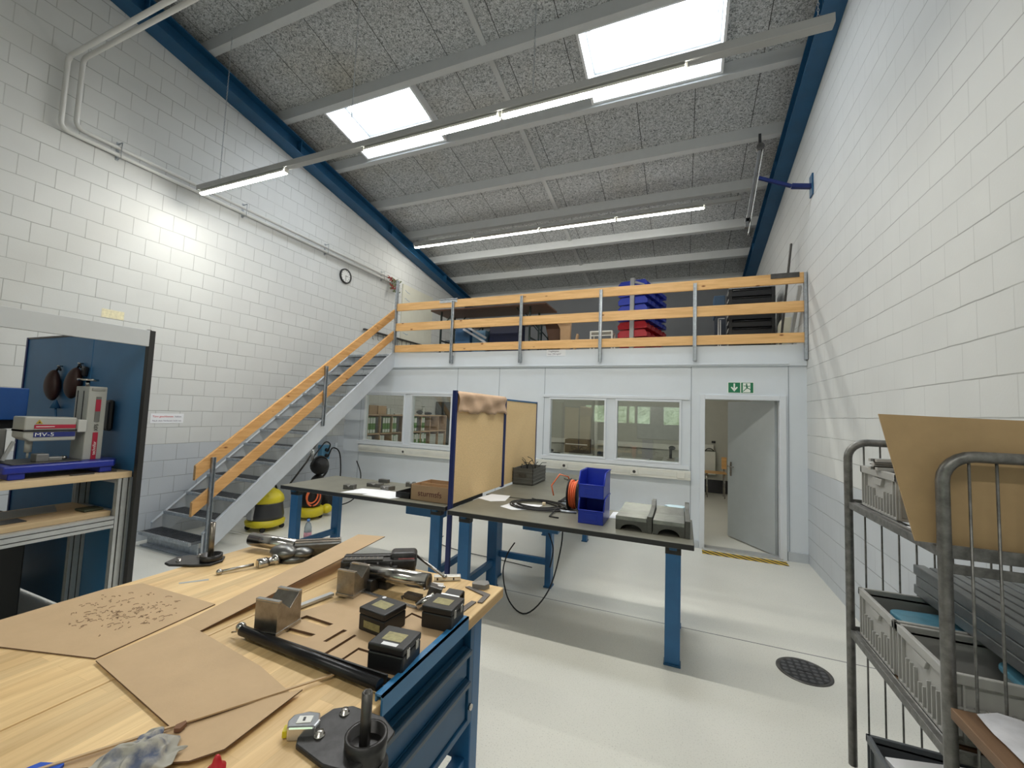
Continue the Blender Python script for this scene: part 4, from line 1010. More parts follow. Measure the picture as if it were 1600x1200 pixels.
# ---- black cases
def case(loc, rotz, label, tagw):
    t = thing('instrument_case', label, 'case', loc, rotz, 'small black instrument cases')
    sx, sy, sz = .125, .115, .082
    G().box(-sx/2, sx/2, -sy/2, sy/2, 0, sz*.70).build('lower_shell', black, t, bevel=.005, local=True)
    G().box(-sx/2-.001, sx/2+.001, -sy/2-.001, sy/2+.001, sz*.715, sz).build('lid', black, t, bevel=.005, local=True)
    G().box(-.035, .035, -.026, .022, sz, sz+.0006).build('name_plate', mat('aged_brass_plate', (.30, .27, .13), .45, .3, var=.25, scale=60), t, local=True)
    G().box(-.035, .045, -sy/2-.0016, -sy/2-.0005, sz*.2, sz*.5).build('name_plate', mat('aged_brass_plate', (.3, .27, .13), .5), t, local=True) if tagw == 1 else None
    for y in (-.028, .028): 
        x = -sx/2-.003 if tagw == 1 else sx/2-.002
        G().box(x, x+.005, y-.009, y+.009, sz*.52, sz*.86).build('latch', machined, t, bevel=.001, local=True)
    if tagw == 1: G().lathe([(.008, sz), (.008, sz+.001)], (-.04, .045, 0), seg=14).build('white_dot', paper, t, local=True)
    if tagw == 2:
        p_ = G().box(-.02, .034, -.052, -.036, sz, sz+.0007).build('price_tag', paper, t, local=True); text('0', .014, (-.014, -.05, sz+.0009), (0, 0, 0), ink, t)
    return t
case((-1.035, 1.325, ZB+.0096), math.radians(-6)+math.radians(0), 'small black case with brass plate, farthest left of the three', 1)
case((-.855, 1.165, ZB+.0096), math.radians(6), 'small black case with a white sticker, nearest of the three', 2)
case((-.850, 1.452, ZB+.0096), math.radians(4), 'small black case beside the bench end, right of the vise tube', 3)
# ---- round black bar, flat bars, rulers
t = thing('steel_round_bar', 'long black steel bar with channel lying across the bench', 'bar', (-1.1, 1.05, ZB))
g = G().tube([(-1.430, 1.062, ZB+.028), (-.806, 1.036, ZB+.028)], .017, 20); g.build('bar', mat('black_oxide', (.022, .022, .024), .3, .6, var=.1), t)
g = G().box(-1.42, -.806, 1.066, 1.072, ZB+.006, ZB+.038); g.box(-1.42, -.806, 1.066, 1.098, ZB+.006, ZB+.010); g.build('channel', black, t)
g = G().ball((-1.443, 1.066, ZB+.034), .017, 18, 10); g.tube([(-1.443, 1.064, ZB+.022), (-1.475, 1.056, ZB+.014)], .003, 6); g.build('end_knob', pol, t)
g = G().beam((-1.452, 1.22, ZB+.012), (-1.408, 1.452, ZB+.012), .024, .010); tag(g.build('flat_bar', alu), 'bright flat steel bar between the two v blocks', 'bar')
t = thing('steel_ruler', 'steel ruler with fine graduation running past the cases', 'ruler', (-1.15, 1.53, ZB))
g = G().beam((-1.30, 1.525, ZB+.012), (-.90, 1.500, ZB+.010), .020, .006); g.build('rule', machined, t)
g = G()
for i in range(45):
    x = -1.29+i*.0087; g.box(x-.0007, x+.0007, 1.519-(x+1.3)*.0625-.003, 1.519-(x+1.3)*.0625+.006, ZB+.0148-(x+1.3)*.005, ZB+.0155-(x+1.3)*.005)
g.build('graduation', dark_steel, t)
# ---- right-hand small tools
def ls(name, poly, z, th, m_, label, cat):
    return tag(G().prism(poly, 'z', z, z+th).build(name, m_, bevel=.0008), label, cat)
iron = mat('worn_iron', (.16, .145, .135), .5, .7, var=.2, scale=30)
ls('engineers_square', [(-.940, 1.797), (-.925, 1.812), (-.800, 1.776), (-.795, 1.686), (-.818, 1.683), (-.822, 1.752)], ZB+.0005, .005, iron, 'flat iron try square lying at the far right bench corner', 'try square')
ls('sharpening_stone', [(-.915, 1.818), (-.895, 1.858), (-.855, 1.868), (-.835, 1.840), (-.845, 1.812), (-.905, 1.803)], ZB+.0005, .022, mat('stone_grey', (.22, .21, .20), .7), 'rounded grey stone block behind the try square', 'stone')
ls('steel_strip', [(-.862, 1.530), (-.845, 1.682), (-.822, 1.682), (-.832, 1.530)], ZB+.0005, .005, iron, 'narrow flat iron strip lying by the right bench edge', 'strip')
t = thing('aluminium_bracket', 'white aluminium bar with holes behind the guide tube', 'bracket', (-1.03, 1.87, ZB))
g = G().beam((-1.115, 1.800, ZB+.012), (-1.005, 1.868, ZB+.012), .03, .022); g.build('bar', mat('bright_alu', (.70, .70, .68), .3, .5), t, bevel=.002)
for f in (.2, .8):
    p = Vector((-1.115, 1.800, ZB+.012)).lerp(Vector((-1.005, 1.868, ZB+.012)), f); G().box(p.x-.004, p.x+.004, p.y-.019, p.y-.012, p.z-.006, p.z+.004).build('hole', black, t)
t = thing('clamp_parts', 'dark steel clamping part with bolts beneath the guide tube end', 'clamping part', (-1.03, 1.63, ZB))
g = G().box(-1.12, -1.04, 1.57, 1.60, ZB+.004, ZB+.025); g.tube([(-1.12, 1.56, ZB+.006), (-1.135, 1.575, ZB+.006), (-1.12, 1.60, ZB+.006)], .004, 6); g.build('bracket', iron, t, bevel=.003)
g = G().obox((-.985, 1.60, ZB+.042), (.055, .045, .06), (0, .3, .5)); g.build('jaw', dark_steel, t, bevel=.004)
G().cyl((-1.005, 1.50, ZB+.02), (-.955, 1.555, ZB+.052), .017, seg=18).build('pin', pol, t)
G().obox((-.985, 1.625, ZB+.062), (.05, .035, .015), (0, .1, .5)).build('clamp_plate', mat('bright_alu', (.7, .7, .68), .3, .5), t, bevel=.002)
for x, y in ((-1.02, 1.575), (-.955, 1.63), (-1.0, 1.64)): G().ball((x, y, ZB+.06), .006, 10, 6).build('bolt', pol, t)
t = thing('clamp_angle', 'black steel angle clamp right behind the case at the bench end', 'angle clamp', (-.93, 1.60, ZB))
g = G().obox((-.905, 1.63, ZB+.045), (.07, .05, .008), (.1, 0, .1)); g.obox((-.905, 1.655, ZB+.024), (.07, .008, .046), (0, 0, .1)); g.build('angle', black, t, bevel=.001)
G().obox((-.90, 1.585, ZB+.042), (.085, .022, .022), (.2, 0, .05)).build('clamp_bar', mat('bright_alu', (.7, .7, .68), .3, .5), t, bevel=.002)
sheet('cloth_scrap', [(-1.0, 1.50), (-.985, 1.535), (-.93, 1.54), (-.925, 1.505)], ZB+.006, 'pale green paper scrap beside the black case', mat('pale_green', (.48, .68, .60), .7, var=.3, scale=90), 'paper')
# ---- tape measure
t = thing('tape_measure', 'silver tape measure with yellow tip near the bench corner', 'tape measure', (-.882, .838, ZB))
R = Matrix.Translation((-.880, .840, ZB+.0006)) @ Matrix.Rotation(math.radians(35), 4, 'Z')
G().prism([(-.035, -.022), (.030, -.030), (.040, -.008), (.034, .022), (.005, .032), (-.030, .026), (-.040, .004)], 'z', 0, .034).xf(R).build('case', mat('chrome', (.62, .62, .63), .18, .9), t, bevel=.005)
G().prism([(-.018, -.012), (.018, -.014), (.020, .010), (-.014, .014)], 'z', .034, .0355).xf(R).build('label', mat('bright_white', (.75, .75, .72), .4), t, bevel=.001)
G().box(-.003, .003, -.006, .006, .0355, .0365).xf(R).build('lettering', black, t)
G().box(-.047, -.036, -.014, .010, .004, .020).xf(R).build('tip', mat('tape_yellow', (.62, .52, .02), .45), t, bevel=.001)
# ---- grey masking tape on the top
ls('masking_tape', [(-2.115, 1.245), (-2.045, 1.33), (-2.028, 1.322), (-2.10, 1.237)][::1], ZB+.0003, .0006, mat('grey_tape', (.42, .43, .43), .7), 'short strip of grey tape on the bench near the far edge', 'tape')
# ---- rag, red capped bottle, blue card at the near edge
g = G(); n = 22; vs = []; fs = []; rr = random.Random(5)
for i in range(n+1):
    for j in range(n+1):
        u = i/n-.5; v = j/n-.5; r = math.hypot(u, v)
        x = -1.125 + u*.135 + .012*math.sin(v*11); y = .600 + v*.16 + .012*math.sin(u*13)
        z = ZB+.010 + max(0, .042*(1-r*1.9)) + .016*abs(math.sin(u*12+v*5)) * (1-r) + .010*abs(math.sin(v*15-u*7))
        vs.append((x, y, z))
for i in range(n):
    for j in range(n): a = i*(n+1)+j; fs.append((a, a+n+1, a+n+2, a+1))
g.add(vs, fs, True)
def ragmat():
    m, nt, b_ = _nodes('grey_rag'); tc = N(nt, 'ShaderNodeTexCoord'); n_ = N(nt, 'ShaderNodeTexNoise', inp={'Scale': 18., 'Detail': 5.}); L(nt, tc.outputs['Object'], n_.inputs['Vector'])
    cr = N(nt, 'ShaderNodeValToRGB'); e = cr.color_ramp.elements; e[0].position = .36; e[0].color = (.10, .12, .19, 1); e[1].position = .5; e[1].color = (.40, .385, .34, 1); L(nt, n_.outputs['Fac'], cr.inputs[0])
    L(nt, cr.outputs[0], b_.inputs['Base Color']); b_.inputs['Roughness'].default_value = .9; return m
tag(g.build('cleaning_rag', ragmat(), solid=.003, sub=1), 'crumpled stained grey cleaning rag at the near bench edge', 'rag')
t = thing('glue_bottle', 'white bottle with red nozzle cap at the bottom bench edge', 'bottle', (-.925, .650, ZB))
c = (-.925, .652, ZB+.0006)
G().lathe([(.027, 0), (.029, .006), (.029, .014), (.020, .022), (.016, .026)], c, seg=26).build('bottle_body', mat('bottle_white', (.74, .74, .72), .35), t)
G().lathe([(.018, .024), (.018, .042), (.010, .046), (.007, .060), (.004, .066), (.001, .067)], c, seg=22).build('cap', mat('cap_red', (.50, .012, .02), .35), t)
ls('blue_card', [(-1.335, .48), (-1.32, .525), (-1.27, .545), (-1.24, .50)], ZB+.0005, .012, mat('card_blue', (.01, .08, .50), .45), 'bright blue plastic piece at the bottom left bench edge', 'plastic piece')
ls('bark_chip', [(-1.166, .708), (-1.160, .728), (-1.15, .725), (-1.143, .705), (-1.155, .698)], ZB+.0105, .010, mat('bark', (.20, .10, .055), .8), 'small brown wood chip beside the grey rag', 'chip')
# ================================================================ MACHINE CABIN AND ENGRAVER (LEFT)
panel_blue = mat('cabin_blue_panel', (.040, .155, .32), .4, var=.15, scale=1.5)
t = thing('machine_cabin', 'blue walled machine cabin with black post and pale header at the left', 'cabin', (-4.7, 1.84, 0))
G().box(-5.60, -4.49, 1.834, 1.846, .02, 2.185).build('side_panel', panel_blue, t, bevel=.002)
G().box(-4.48, -3.735, 1.834, 1.846, .02, 2.185).build('side_panel', panel_blue, t, bevel=.002)
G().box(-5.62, -5.595, 1.825, 1.855, 0, 2.20).build('edge_profile', navy, t); G().box(-3.735, -3.69, 1.822, 1.858, 0, 2.19).build('post', mat('black_post', (.018, .018, .018), .5), t, bevel=.003)
G().box(-5.60, -3.735, 1.828, 1.852, 2.185, 2.20).build('top_profile', dark_steel, t)
G().box(-3.715, -3.69, -1.2, 1.822, 2.068, 2.19).build('header', mat('header_paint', (.56, .58, .60), .45, var=.02), t, bevel=.003)
G().box(-3.735, -3.69, -1.25, -1.2, 0, 2.19).build('post', mat('black_post', (0, 0, 0)), t)
# aluminium profile bench
ply = wood('light_board', (.58, .42, .24), (.72, .55, .34), axis=1, scale=1.2, knots=False)
t = thing('profile_bench', 'aluminium profile bench with light wooden top and lower shelf', 'bench', (-4.05, 1.2, 0))
G().box(-4.36, -3.745, .30, 1.822, 1.10, 1.145).build('bench_top', ply, t, bevel=.003)
G().box(-4.33, -3.80, .34, 1.742, .832, .868).build('shelf_board', ply, t, bevel=.002)
def profile(a, b, wd, ht, par, nm='profile', up_=(0, 0, 1)):
    """slotted aluminium bar: body with raised edges so the grooves read"""
    a = Vector(a); b = Vector(b); d = (b-a).normalized(); sd = d.cross(Vector(up_)).normalized(); u = sd.cross(d)
    g = G()
    g.m(1); g.beam(a, b, wd-.014, ht-.014, up_); g.m(0)  # core coloured dark to stand in for shade inside the grooves
    def rib(off_s, off_u, ws, hu): g.beam(a+sd*off_s+u*off_u, b+sd*off_s+u*off_u, ws, hu, up_)
    e = .019
    for s1 in (-1, 1):
        for u1 in (-1, 1): rib(s1*(wd/2-e/2), u1*(ht/2-e/2), e, e)
    for s1 in (-1, 1):
        if ht > .06: rib(s1*(wd/2-.0035), 0, .007, ht*.36)
    for u1 in (-1, 1):
        if wd > .06: rib(0, u1*(ht/2-.0035), wd*.36, .007)
    return g.build(nm, [alu, dark_steel], par, bevel=.001)
for x in (-3.775, -4.335):
    for y in (1.79, .36): profile((x, y, 0), (x, y, 1.10), .045 if x < -4 else .045, .085, t, 'leg', (0, 1, 0))
profile((-3.775, .40, .792), (-3.775, 1.745, .792), .045, .08, t, 'rail'); profile((-4.335, .40, .792), (-4.335, 1.745, .792), .045, .08, t, 'rail')
profile((-4.31, 1.79, .83), (-3.80, 1.79, .83), .04, .04, t, 'rail'); profile((-4.31, 1.79, 1.075), (-3.80, 1.79, 1.075), .04, .04, t, 'rail')
tag(G().box(-3.99, -3.86, 1.62, 1.73, .869, .885).build('scrap_piece', mat('olive_scrap', (.05, .055, .03), .7), bevel=.006), 'small dark green scrap on the lower shelf of the profile bench', 'scrap')
ls('steel_plate', [(-4.05, .6), (-3.88, .6), (-3.87, 1.35), (-4.00, 1.35)], .869, .004, dark_steel, 'dark flat plate lying on the lower shelf of the profile bench', 'plate')
ls('plastic_film', [(-4.30, .7), (-4.02, .7), (-4.04, 1.55), (-4.26, 1.62)], .869, .006, mat('grey_film', (.30, .31, .30), .5), 'grey sheet lying at the back of the lower shelf', 'sheet')
ls('flat_file', [(-3.80, 1.50), (-3.775, 1.50), (-3.775, 1.62), (-3.80, 1.62)], 1.1455, .008, dark_steel, 'flat dark steel piece on the profile bench before the machine base', 'steel piece')
ls('pencil', [(-3.82, 1.66), (-3.812, 1.66), (-3.79, 1.75), (-3.80, 1.75)], 1.1455, .005, black, 'thin black marker on the profile bench beside the post', 'marker')
# marking machine
mgrey = mat('machine_grey', (.40, .40, .37), .45, var=.04); mbase = mat('machine_base_blue', (.015, .03, .30), .28)
t = thing('marking_machine', 'grey column marking machine on a bright blue base', 'machine', (-4.0, 1.5, 1.146))
g = G().prism([(-4.22, 1.20), (-3.80, 1.20), (-3.80, 1.735), (-3.90, 1.79), (-4.22, 1.79)], 'z', 1.185, 1.232)
g.box(-4.18, -3.81, 1.225, 1.30, 1.146, 1.19); g.box(-4.18, -3.81, 1.66, 1.73, 1.146, 1.19); g.build('base', mbase, t, bevel=.008)
G().box(-4.16, -3.86, 1.25, 1.58, 1.232, 1.24).build('table_plate', dark_steel, t, bevel=.002)
col = G().box(-4.08, -3.90, 1.597, 1.700, 1.232, 1.752).build('column', mgrey, t, bevel=.006)
G().box(-3.905, -3.893, 1.612, 1.685, 1.722, 1.742).build('cap_recess', mat('machine_grey_dark', (.28, .28, .26), .5), col, bevel=.003)
for x in (-4.045, -3.965): G().box(x-.004, x+.004, 1.5945, 1.599, 1.50, 1.72).build('slot', black, col)
rp = mat('label_red', (.38, .012, .04), .45); bp_ = mat('label_blue', (.012, .022, .17), .45); wp = mat('label_white', (.78, .78, .76), .5)
G().box(-3.8995, -3.8965, 1.640, 1.668, 1.660, 1.680).build('stripe', mat('label_grey', (.15, .15, .14), .5), col)
G().box(-3.8995, -3.8965, 1.640, 1.668, 1.575, 1.660).build('stripe', rp, col); G().box(-3.8995, -3.8965, 1.640, 1.668, 1.50, 1.575).build('stripe', mat('label_grey', (.15, .15, .14), .5), col)
G().box(-3.8995, -3.8965, 1.640, 1.668, 1.235, 1.425).build('stripe', rp, col)
VR = (math.pi/2, 0, math.pi/2)
def vtext(body, size, y, z, m_, sp=1.):
    Rv = (Matrix.Rotation(math.pi/2, 3, 'X').to_4x4())
    e = (Matrix.Rotation(math.pi/2, 3, 'Z') @ Matrix.Rotation(math.pi/2, 3, 'X')); e = Matrix.Rotation(math.pi/2, 3, 'X') ; 
    M3 = Matrix(((0, 0, 1), (0, -1, 0), (1, 0, 0)))   # text x -> +z, text y -> -y, out -> +x
    return text(body, size, (-3.896, y, z), M3.to_euler(), m_, col, 'lettering', sx=sp)
vtext('technifor', .026, 1.662, 1.265, wp); vtext('XF5', .030, 1.664, 1.435, mat('label_black', (.03, .03, .03), .5))
g = G().lathe([(.002, .0), (.012, .0), (.012, .035), (.004, .04)], (-3.985, 1.62, 1.752), seg=16); g.lathe([(.048, .040), (.056, .040), (.058, .047), (.056, .054), (.048, .054), (.046, .047), (.048, .040)], (-3.985, 1.62, 1.752), seg=32)
g.box(-4.035, -3.935, 1.615, 1.625, 1.796, 1.802); g.build('hand_wheel', pol, t)
G().box(-3.99, -3.885, 1.552, 1.598, 1.43, 1.515).build('carriage', mat('carriage_white', (.52, .52, .50), .45), t, bevel=.004)
arm = G().prism([(1.335, 1.375), (1.552, 1.375), (1.552, 1.53), (1.30, 1.535), (1.30, 1.40)], 'x', -4.065, -3.90).build('head', mgrey, t, bevel=.008)
G().box(-4.07, -3.895, 1.30, 1.556, 1.438, 1.450).build('seam', black, arm)
G().box(-3.8995, -3.8965, 1.345, 1.545, 1.458, 1.483).build('stripe', rp, arm); G().box(-3.8985, -3.8955, 1.352, 1.44, 1.468, 1.472).build('stripe', wp, arm)
G().box(-3.8995, -3.8965, 1.345, 1.545, 1.402, 1.434).build('stripe', bp_, arm)
text('MV-5', .034, (-3.8955, 1.348, 1.407), RW, wp, arm, sx=1.25)
G().prism([(1.350, 1.490), (1.382, 1.490), (1.366, 1.515)], 'x', -3.8995, -3.8965).build('warning_triangle', mat('warn_yellow', (.50, .33, .02), .5), arm)
G().prism([(1.359, 1.494), (1.373, 1.494), (1.366, 1.505)], 'x', -3.897, -3.896).build('warning_mark', black, arm)
g = G().cyl((-3.98, 1.355, 1.30), (-3.98, 1.355, 1.375), .018, seg=14); g.cyl((-3.98, 1.355, 1.262), (-3.98, 1.355, 1.30), .006, seg=10); g.build('marking_head', mgrey, t)
g = G().beam((-4.02, 1.30, 1.37), (-4.02, 1.26, 1.25), .016, .016); g.build('side_strut', alu, t)
g = G().box(-3.98, -3.90, 1.37, 1.43, 1.24, 1.29); g.box(-3.97, -3.91, 1.43, 1.50, 1.24, 1.265); g.build('fixture_vise', mat('fixture_grey', (.25, .25, .24), .4, .6), t, bevel=.004); G().cyl((-3.93, 1.50, 1.256), (-3.93, 1.525, 1.256), .012, seg=12).build('fixture_knob', pol, t)
t = thing('machine_enclosure', 'bright blue metal hood above a grey cabinet at the left picture edge', 'machine', (-4.3, 1.2, 1.146))
G().box(-4.55, -4.24, .85, 1.42, 1.50, 1.72).build('hood', mat('hood_blue', (.008, .075, .30), .4, var=.15, scale=4), t, bevel=.006)
G().box(-4.53, -4.28, .86, 1.38, 1.44, 1.50).build('black_gap', black, t); G().box(-4.52, -4.25, .86, 1.34, 1.146, 1.44).build('cabinet_body', mat('cabinet_grey', (.22, .22, .21), .5), t, bevel=.008)  # plain black box between hood and cabinet body
tag(G().ball((0, 0, 0), .03, 16, 8, (1, 1.2, .6)).build('black_pedal', black), 'black rounded control at the left end of the profile bench', 'control').location = (-3.85, 1.17, 1.166)
mblock_ = G().box(-5.55, -4.42, .0, 1.55, .0005, .78).build('shade_box', mat('shade_box_dark', (.018, .02, .022), .5), bevel=.01)  # dark box added to stand in for shade on the floor here
tag(mblock_, 'dark box added behind the profile bench legs in place of shaded floor', 'cabinet')
# two face masks hanging on the blue panel
maskm = mat('mask_brown', (.040, .012, .008), .5, var=.3, scale=10)
for cx, cz, ry, lb in ((-4.965, 1.765, -.12, 'dark brown face mask hanging on the blue panel, left one'), (-4.635, 1.785, .30, 'dark brown and black face mask hanging on the blue panel, right one')):
    t = thing('face_mask', lb, 'face mask', (cx, 1.80, cz))
    g = G().ball((0, 0, 0), 1, 22, 12, (.088, .045, .132)); g.xf(Matrix.Translation((cx, 1.79, cz)) @ Matrix.Rotation(ry, 4, 'Y'))
    for i, v in enumerate(g.v):
        dz = (v.z-cz)/.14; v.x = cx + (v.x-cx)*(1-.28*max(0, dz)) + .02*dz*dz
    g.build('shell', maskm, t)
    g = G().tube([(cx-.02, 1.80, cz+.09), (cx+.02, 1.815, cz+.16), (cx+.055, 1.81, cz+.13)], .008, 8); g.build('strap', black, t)
    G().cyl((cx+.02, 1.800, cz+.165), (cx+.02, 1.834, cz+.165), .006, seg=8).build('hook', machined, t)
    if cx > -4.7: G().obox((cx+.10, 1.815, cz+.10), (.06, .03, .08), (0, .2, 0)).build('filter', black, t, bevel=.01)
g = G().tube([(-4.90, 1.80, 1.60), (-4.88, 1.80, 1.52), (-4.84, 1.80, 1.45), (-4.80, 1.79, 1.42)], .008, 8); g.lathe([(.035, 0), (.012, .06), (.01, .07)], (-4.905, 1.80, 1.57), seg=16)
tag(g.build('funnel', panel_blue), 'small blue funnel with spout beneath the left face mask', 'funnel')
tag(G().box(-4.15, -4.07, 1.795, 1.832, 1.42, 1.66).build('hand_tool', black, bevel=.02), 'black tool hanging on the blue panel behind the machine column', 'tool')

# ================================================================ ROLL CONTAINER (RIGHT)
zink = mat('roll_cage_zinc', (.19, .188, .18), .42, .6, var=.35, scale=35)
t = thing('roll_container', 'zinc roll container with barred ends and three shelf frames by the right wall', 'roll container', (1.05, 2.04, 0))
xa, xb = .715, 1.385
for y in (1.65, 2.42):
    r = .075; c = 1.60-r
    pts = [(xa, y, .17)] + [(xa+r-r*math.cos(math.radians(a)), y, c+r*math.sin(math.radians(a))) for a in range(0, 91, 15)] + [(xb-r+r*math.sin(math.radians(a)), y, c+r*math.cos(math.radians(a))) for a in range(0, 91, 15)] + [(xb, y, .17)]
    e = G().tube(pts, .0165, 14).build('end_frame', zink, t)
    for i in range(11):
        x = xa + .060*(i+1)
        if x > xb-.03: break
        G().tube([(x, y, .20), (x, y, 1.59)], .0038, 8).build('bar', zink, e)
    for z in (1.322, 1.268) if y < 2 else (1.322,): G().beam((xa, y+.018, z), (xb, y+.018, z), .008, .028).build('cross_rail', zink, e, bevel=.002)
    G().beam((xa, y+.014, .75), (xb, y+.014, .75), .008, .03).build('cross_rail', zink, e, bevel=.002)
zk2 = mat('shelf_board_brown', (.22, .13, .07), .6, var=.15)
for z, nm in ((1.312, 'upper'), (.742, 'lower'), (.15, 'base')):
    g = G(); g.beam((xa+.005, 1.665, z), (xa+.005, 2.405, z), .022, .030); g.beam((xb-.005, 1.665, z), (xb-.005, 2.405, z), .022, .030); g.beam((xa+.02, 1.675, z), (xb-.02, 1.675, z), .022, .028); g.beam((xa+.02, 2.395, z), (xb-.02, 2.395, z), .022, .028)
    g.tube([(xa+.018, 1.665, z+.012), (xa+.018, 2.405, z+.012)], .006, 8)
    sf = g.build('shelf_frame', zink, t, bevel=.003)
    g = G()
    if nm == 'lower': g.box(xa+.018, xb-.018, 1.69, 2.385, z+.004, z+.016); g.build('shelf_board', zk2, sf)
    else:
        for i in range(9): g.beam((xa+.05+i*.072, 1.68, z+.008), (xa+.05+i*.072, 2.40, z+.008), .006, .006)
        g.build('shelf_wires', zink, sf)
for x in (xa+.04, xb-.04):
    for y in (1.72, 2.35):
        w_ = G().cyl((x-.015, y, .062), (x+.015, y, .062), .062, seg=24).build('wheel', black_rubber, t); g = G().box(x-.024, x-.018, y-.03, y+.03, .05, .135); g.box(x+.018, x+.024, y-.03, y+.03, .05, .135); g.box(x-.024, x+.024, y-.035, y+.035, .12, .136); g.build('wheel_fork', galv, w_)
# grey euro crates
crm = mat('euro_crate_grey', (.38, .375, .36), .45, var=.05); crd = mat('euro_crate_inside', (.055, .055, .058), .6)
def crate(x0, x1, y0, y1, z, h, label, group=None, m_=None):
    m_ = m_ or crm
    t = thing('euro_crate', label, 'crate', ((x0+x1)/2, (y0+y1)/2, z), 0, group); k = .012; z += .0006
    g = G(); g.box(x0+k, x1-k, y0+k, y1-k, z, z+.005)
    for a in ((x0+k, x0+k+.004, y0+k, y1-k), (x1-k-.004, x1-k, y0+k, y1-k), (x0+k, x1-k, y0+k, y0+k+.004), (x0+k, x1-k, y1-k-.004, y1-k)): g.box(*a, z, z+h-.02)
    g.build('wall', m_, t)
    g = G()
    for a in ((x0, x0+k+.004, y0, y1), (x1-k-.004, x1, y0, y1), (x0, x1, y0, y0+k+.004), (x0, x1, y1-k-.004, y1)): g.box(*a, z+h-.03, z+h)
    g.build('rim', m_, t, bevel=.003)
    g = G()
    for (u, v0, v1) in (('x', y0, y1), ('y', x0, x1)):
        n_ = max(6, int((v1-v0)/.028))
        for i in range(n_+1):
            v = v0+k+(v1-v0-2*k)*i/n_; tall = 1 if i in (0, 1, n_-1, n_) else .62
            if n_*.38 < i < n_*.62: tall = .45
            if u == 'x': g.box(x0+.002, x0+k+.001, v-.003, v+.003, z+.004, z+h*tall-.015)
            else: g.box(v-.003, v+.003, y0+.002, y0+k+.001, z+.004, z+h*tall-.015)
    g.box(x0+.003, x0+k, y0+k, y1-k, z+.002, z+.012); g.box(x0+k, x1-k, y0+.003, y0+k, z+.002, z+.012); g.box(x0+k, x1-k, y0+.003, y0+k, z+h*.5, z+h*.5+.006)
    g.build('ribs', m_, t, bevel=.001)
    cy = (y0+y1)/2; G().prism([(cy-.045, z+h-.034), (cy+.045, z+h-.034), (cy+.03, z+h-.062), (cy-.03, z+h-.062)], 'x', x0+.001, x0+k+.002).build('grip', m_, t, bevel=.002)
    return t
crate(.730, 1.10, 1.985, 2.325, 1.331, .172, 'grey ribbed crate on the top shelf of the roll container')
crate(.730, 1.30, 2.035, 2.375, .76, .200, 'grey ribbed crate holding a blue lidded tub on the middle shelf, farther one')
crate(.730, 1.30, 1.695, 2.020, .76, .200, 'grey ribbed crate holding a blue lidded tub on the middle shelf, nearer one')
crate(.727, 1.30, 1.74, 2.31, .166, .215, 'dark grey crate filled with white papers on the bottom shelf', None, mat('crate_dark', (.09, .10, .11), .5))
tl = mat('teal_lid', (.10, .27, .37), .35, var=.15, scale=25); tc_ = mat('clear_tub', (.22, .27, .28), .3)
for cx, cy, rz, lb in ((.93, 2.21, .1, 'round cornered tub with blue lid in the farther crate'), (1.08, 1.86, -.1, 'round cornered tub with blue lid in the nearer crate')):
    t = thing('lidded_tub', lb, 'tub', (cx, cy, .768), rz)
    def rr_(w_, d_, r, n=5):
        P = []
        for sx, sy, a0 in ((1, 1, 0), (-1, 1, 90), (-1, -1, 180), (1, -1, 270)):
            for i in range(n+1): a = math.radians(a0+90*i/n); P.append((sx*(w_-r)+r*math.cos(a), sy*(d_-r)+r*math.sin(a)))
        return P
    G().prism(rr_(.115, .085, .04), 'z', 0, .13).build('tub_body', tc_, t, local=True); G().prism(rr_(.125, .095, .045), 'z', .13, .150).build('tub_lid', tl, t, bevel=.005, local=True)
t = thing('steel_fittings', 'loose bright steel fittings in the farther crate', 'fittings', (.95, 2.08, .77))
rr = random.Random(9)
for i in range(10):
    p = Vector((.78+rr.random()*.35, 2.07+rr.random()*.05, .80+rr.random()*.08)); d = Vector((rr.uniform(-1, 1), rr.uniform(-1, 1), rr.uniform(-.3, .3))).normalized()*.045
    G().cyl(p-d, p+d, .010, seg=10).build('fitting', pol, t)
sheet('folded_paper', [(.76, 1.72), (.90, 1.72), (.92, 1.80), (.77, 1.82)], .775, 'white folded paper with blue print in the nearer crate', paper, 'paper', .1)
for i, (dx_, dy_, dz_, rz, lb) in enumerate(((0, 0, 0, .25, 'white papers piled flat in the bottom crate'), (.08, -.05, .012, .05, 'white papers leaning upright in the bottom crate'))):
    g = G().obox((0, 0, .06), (.30, .21, .12) if i == 0 else (.28, .20, .12)); o = g.build('paper_stack', paper, None, bevel=.002, local=True); o.location = (.925+dx_, 2.14+dy_, .250+dz_); o.rotation_euler = (.12*i, -.12*i, rz); tag(o, lb, 'paper stack')
tag(G().box(.79, .98, 1.78, 1.94, .178, .20).build('red_part', mat('red_plastic', (.4, .02, .05), .5), bevel=.004), 'red plastic piece lying in the bottom crate', 'plastic piece')
# aluminium profile pieces in the top crate
t = thing('profile_offcut', 'aluminium slotted profile offcut lying over the top crate edge', 'profile', (.74, 2.15, 1.50))
def profile_end(c, d, s, par):
    a = Vector(c); b = a+Vector(d)
    g = G(); D = Vector(d).normalized(); sd = D.cross(Vector((0, 0, 1))).normalized(); u = sd.cross(D)
    for i in (-1, 1):
        for j in (-1, 1): g.beam(a+sd*i*s*.36+u*j*s*.36, b+sd*i*s*.36+u*j*s*.36, s*.26, s*.26)
    g.beam(a, b, s*.30, s*.30)
    for i, j in ((1, 1), (1, -1)): 
        p = (sd*i*s*.36+u*j*s*.36); 
        g.beam(a-p*0.9+D*.0005, a+p*0.9+D*.0005, s*.12, s*.12) if False else None
    g.build('profile_body', alu, par, bevel=.001)
    o = G(); o.beam(a+D*.004, b-D*.004, s*.9, s*.06); o.beam(a+D*.004, b-D*.004, s*.06, s*.9); o.build('web', dark_steel, par)
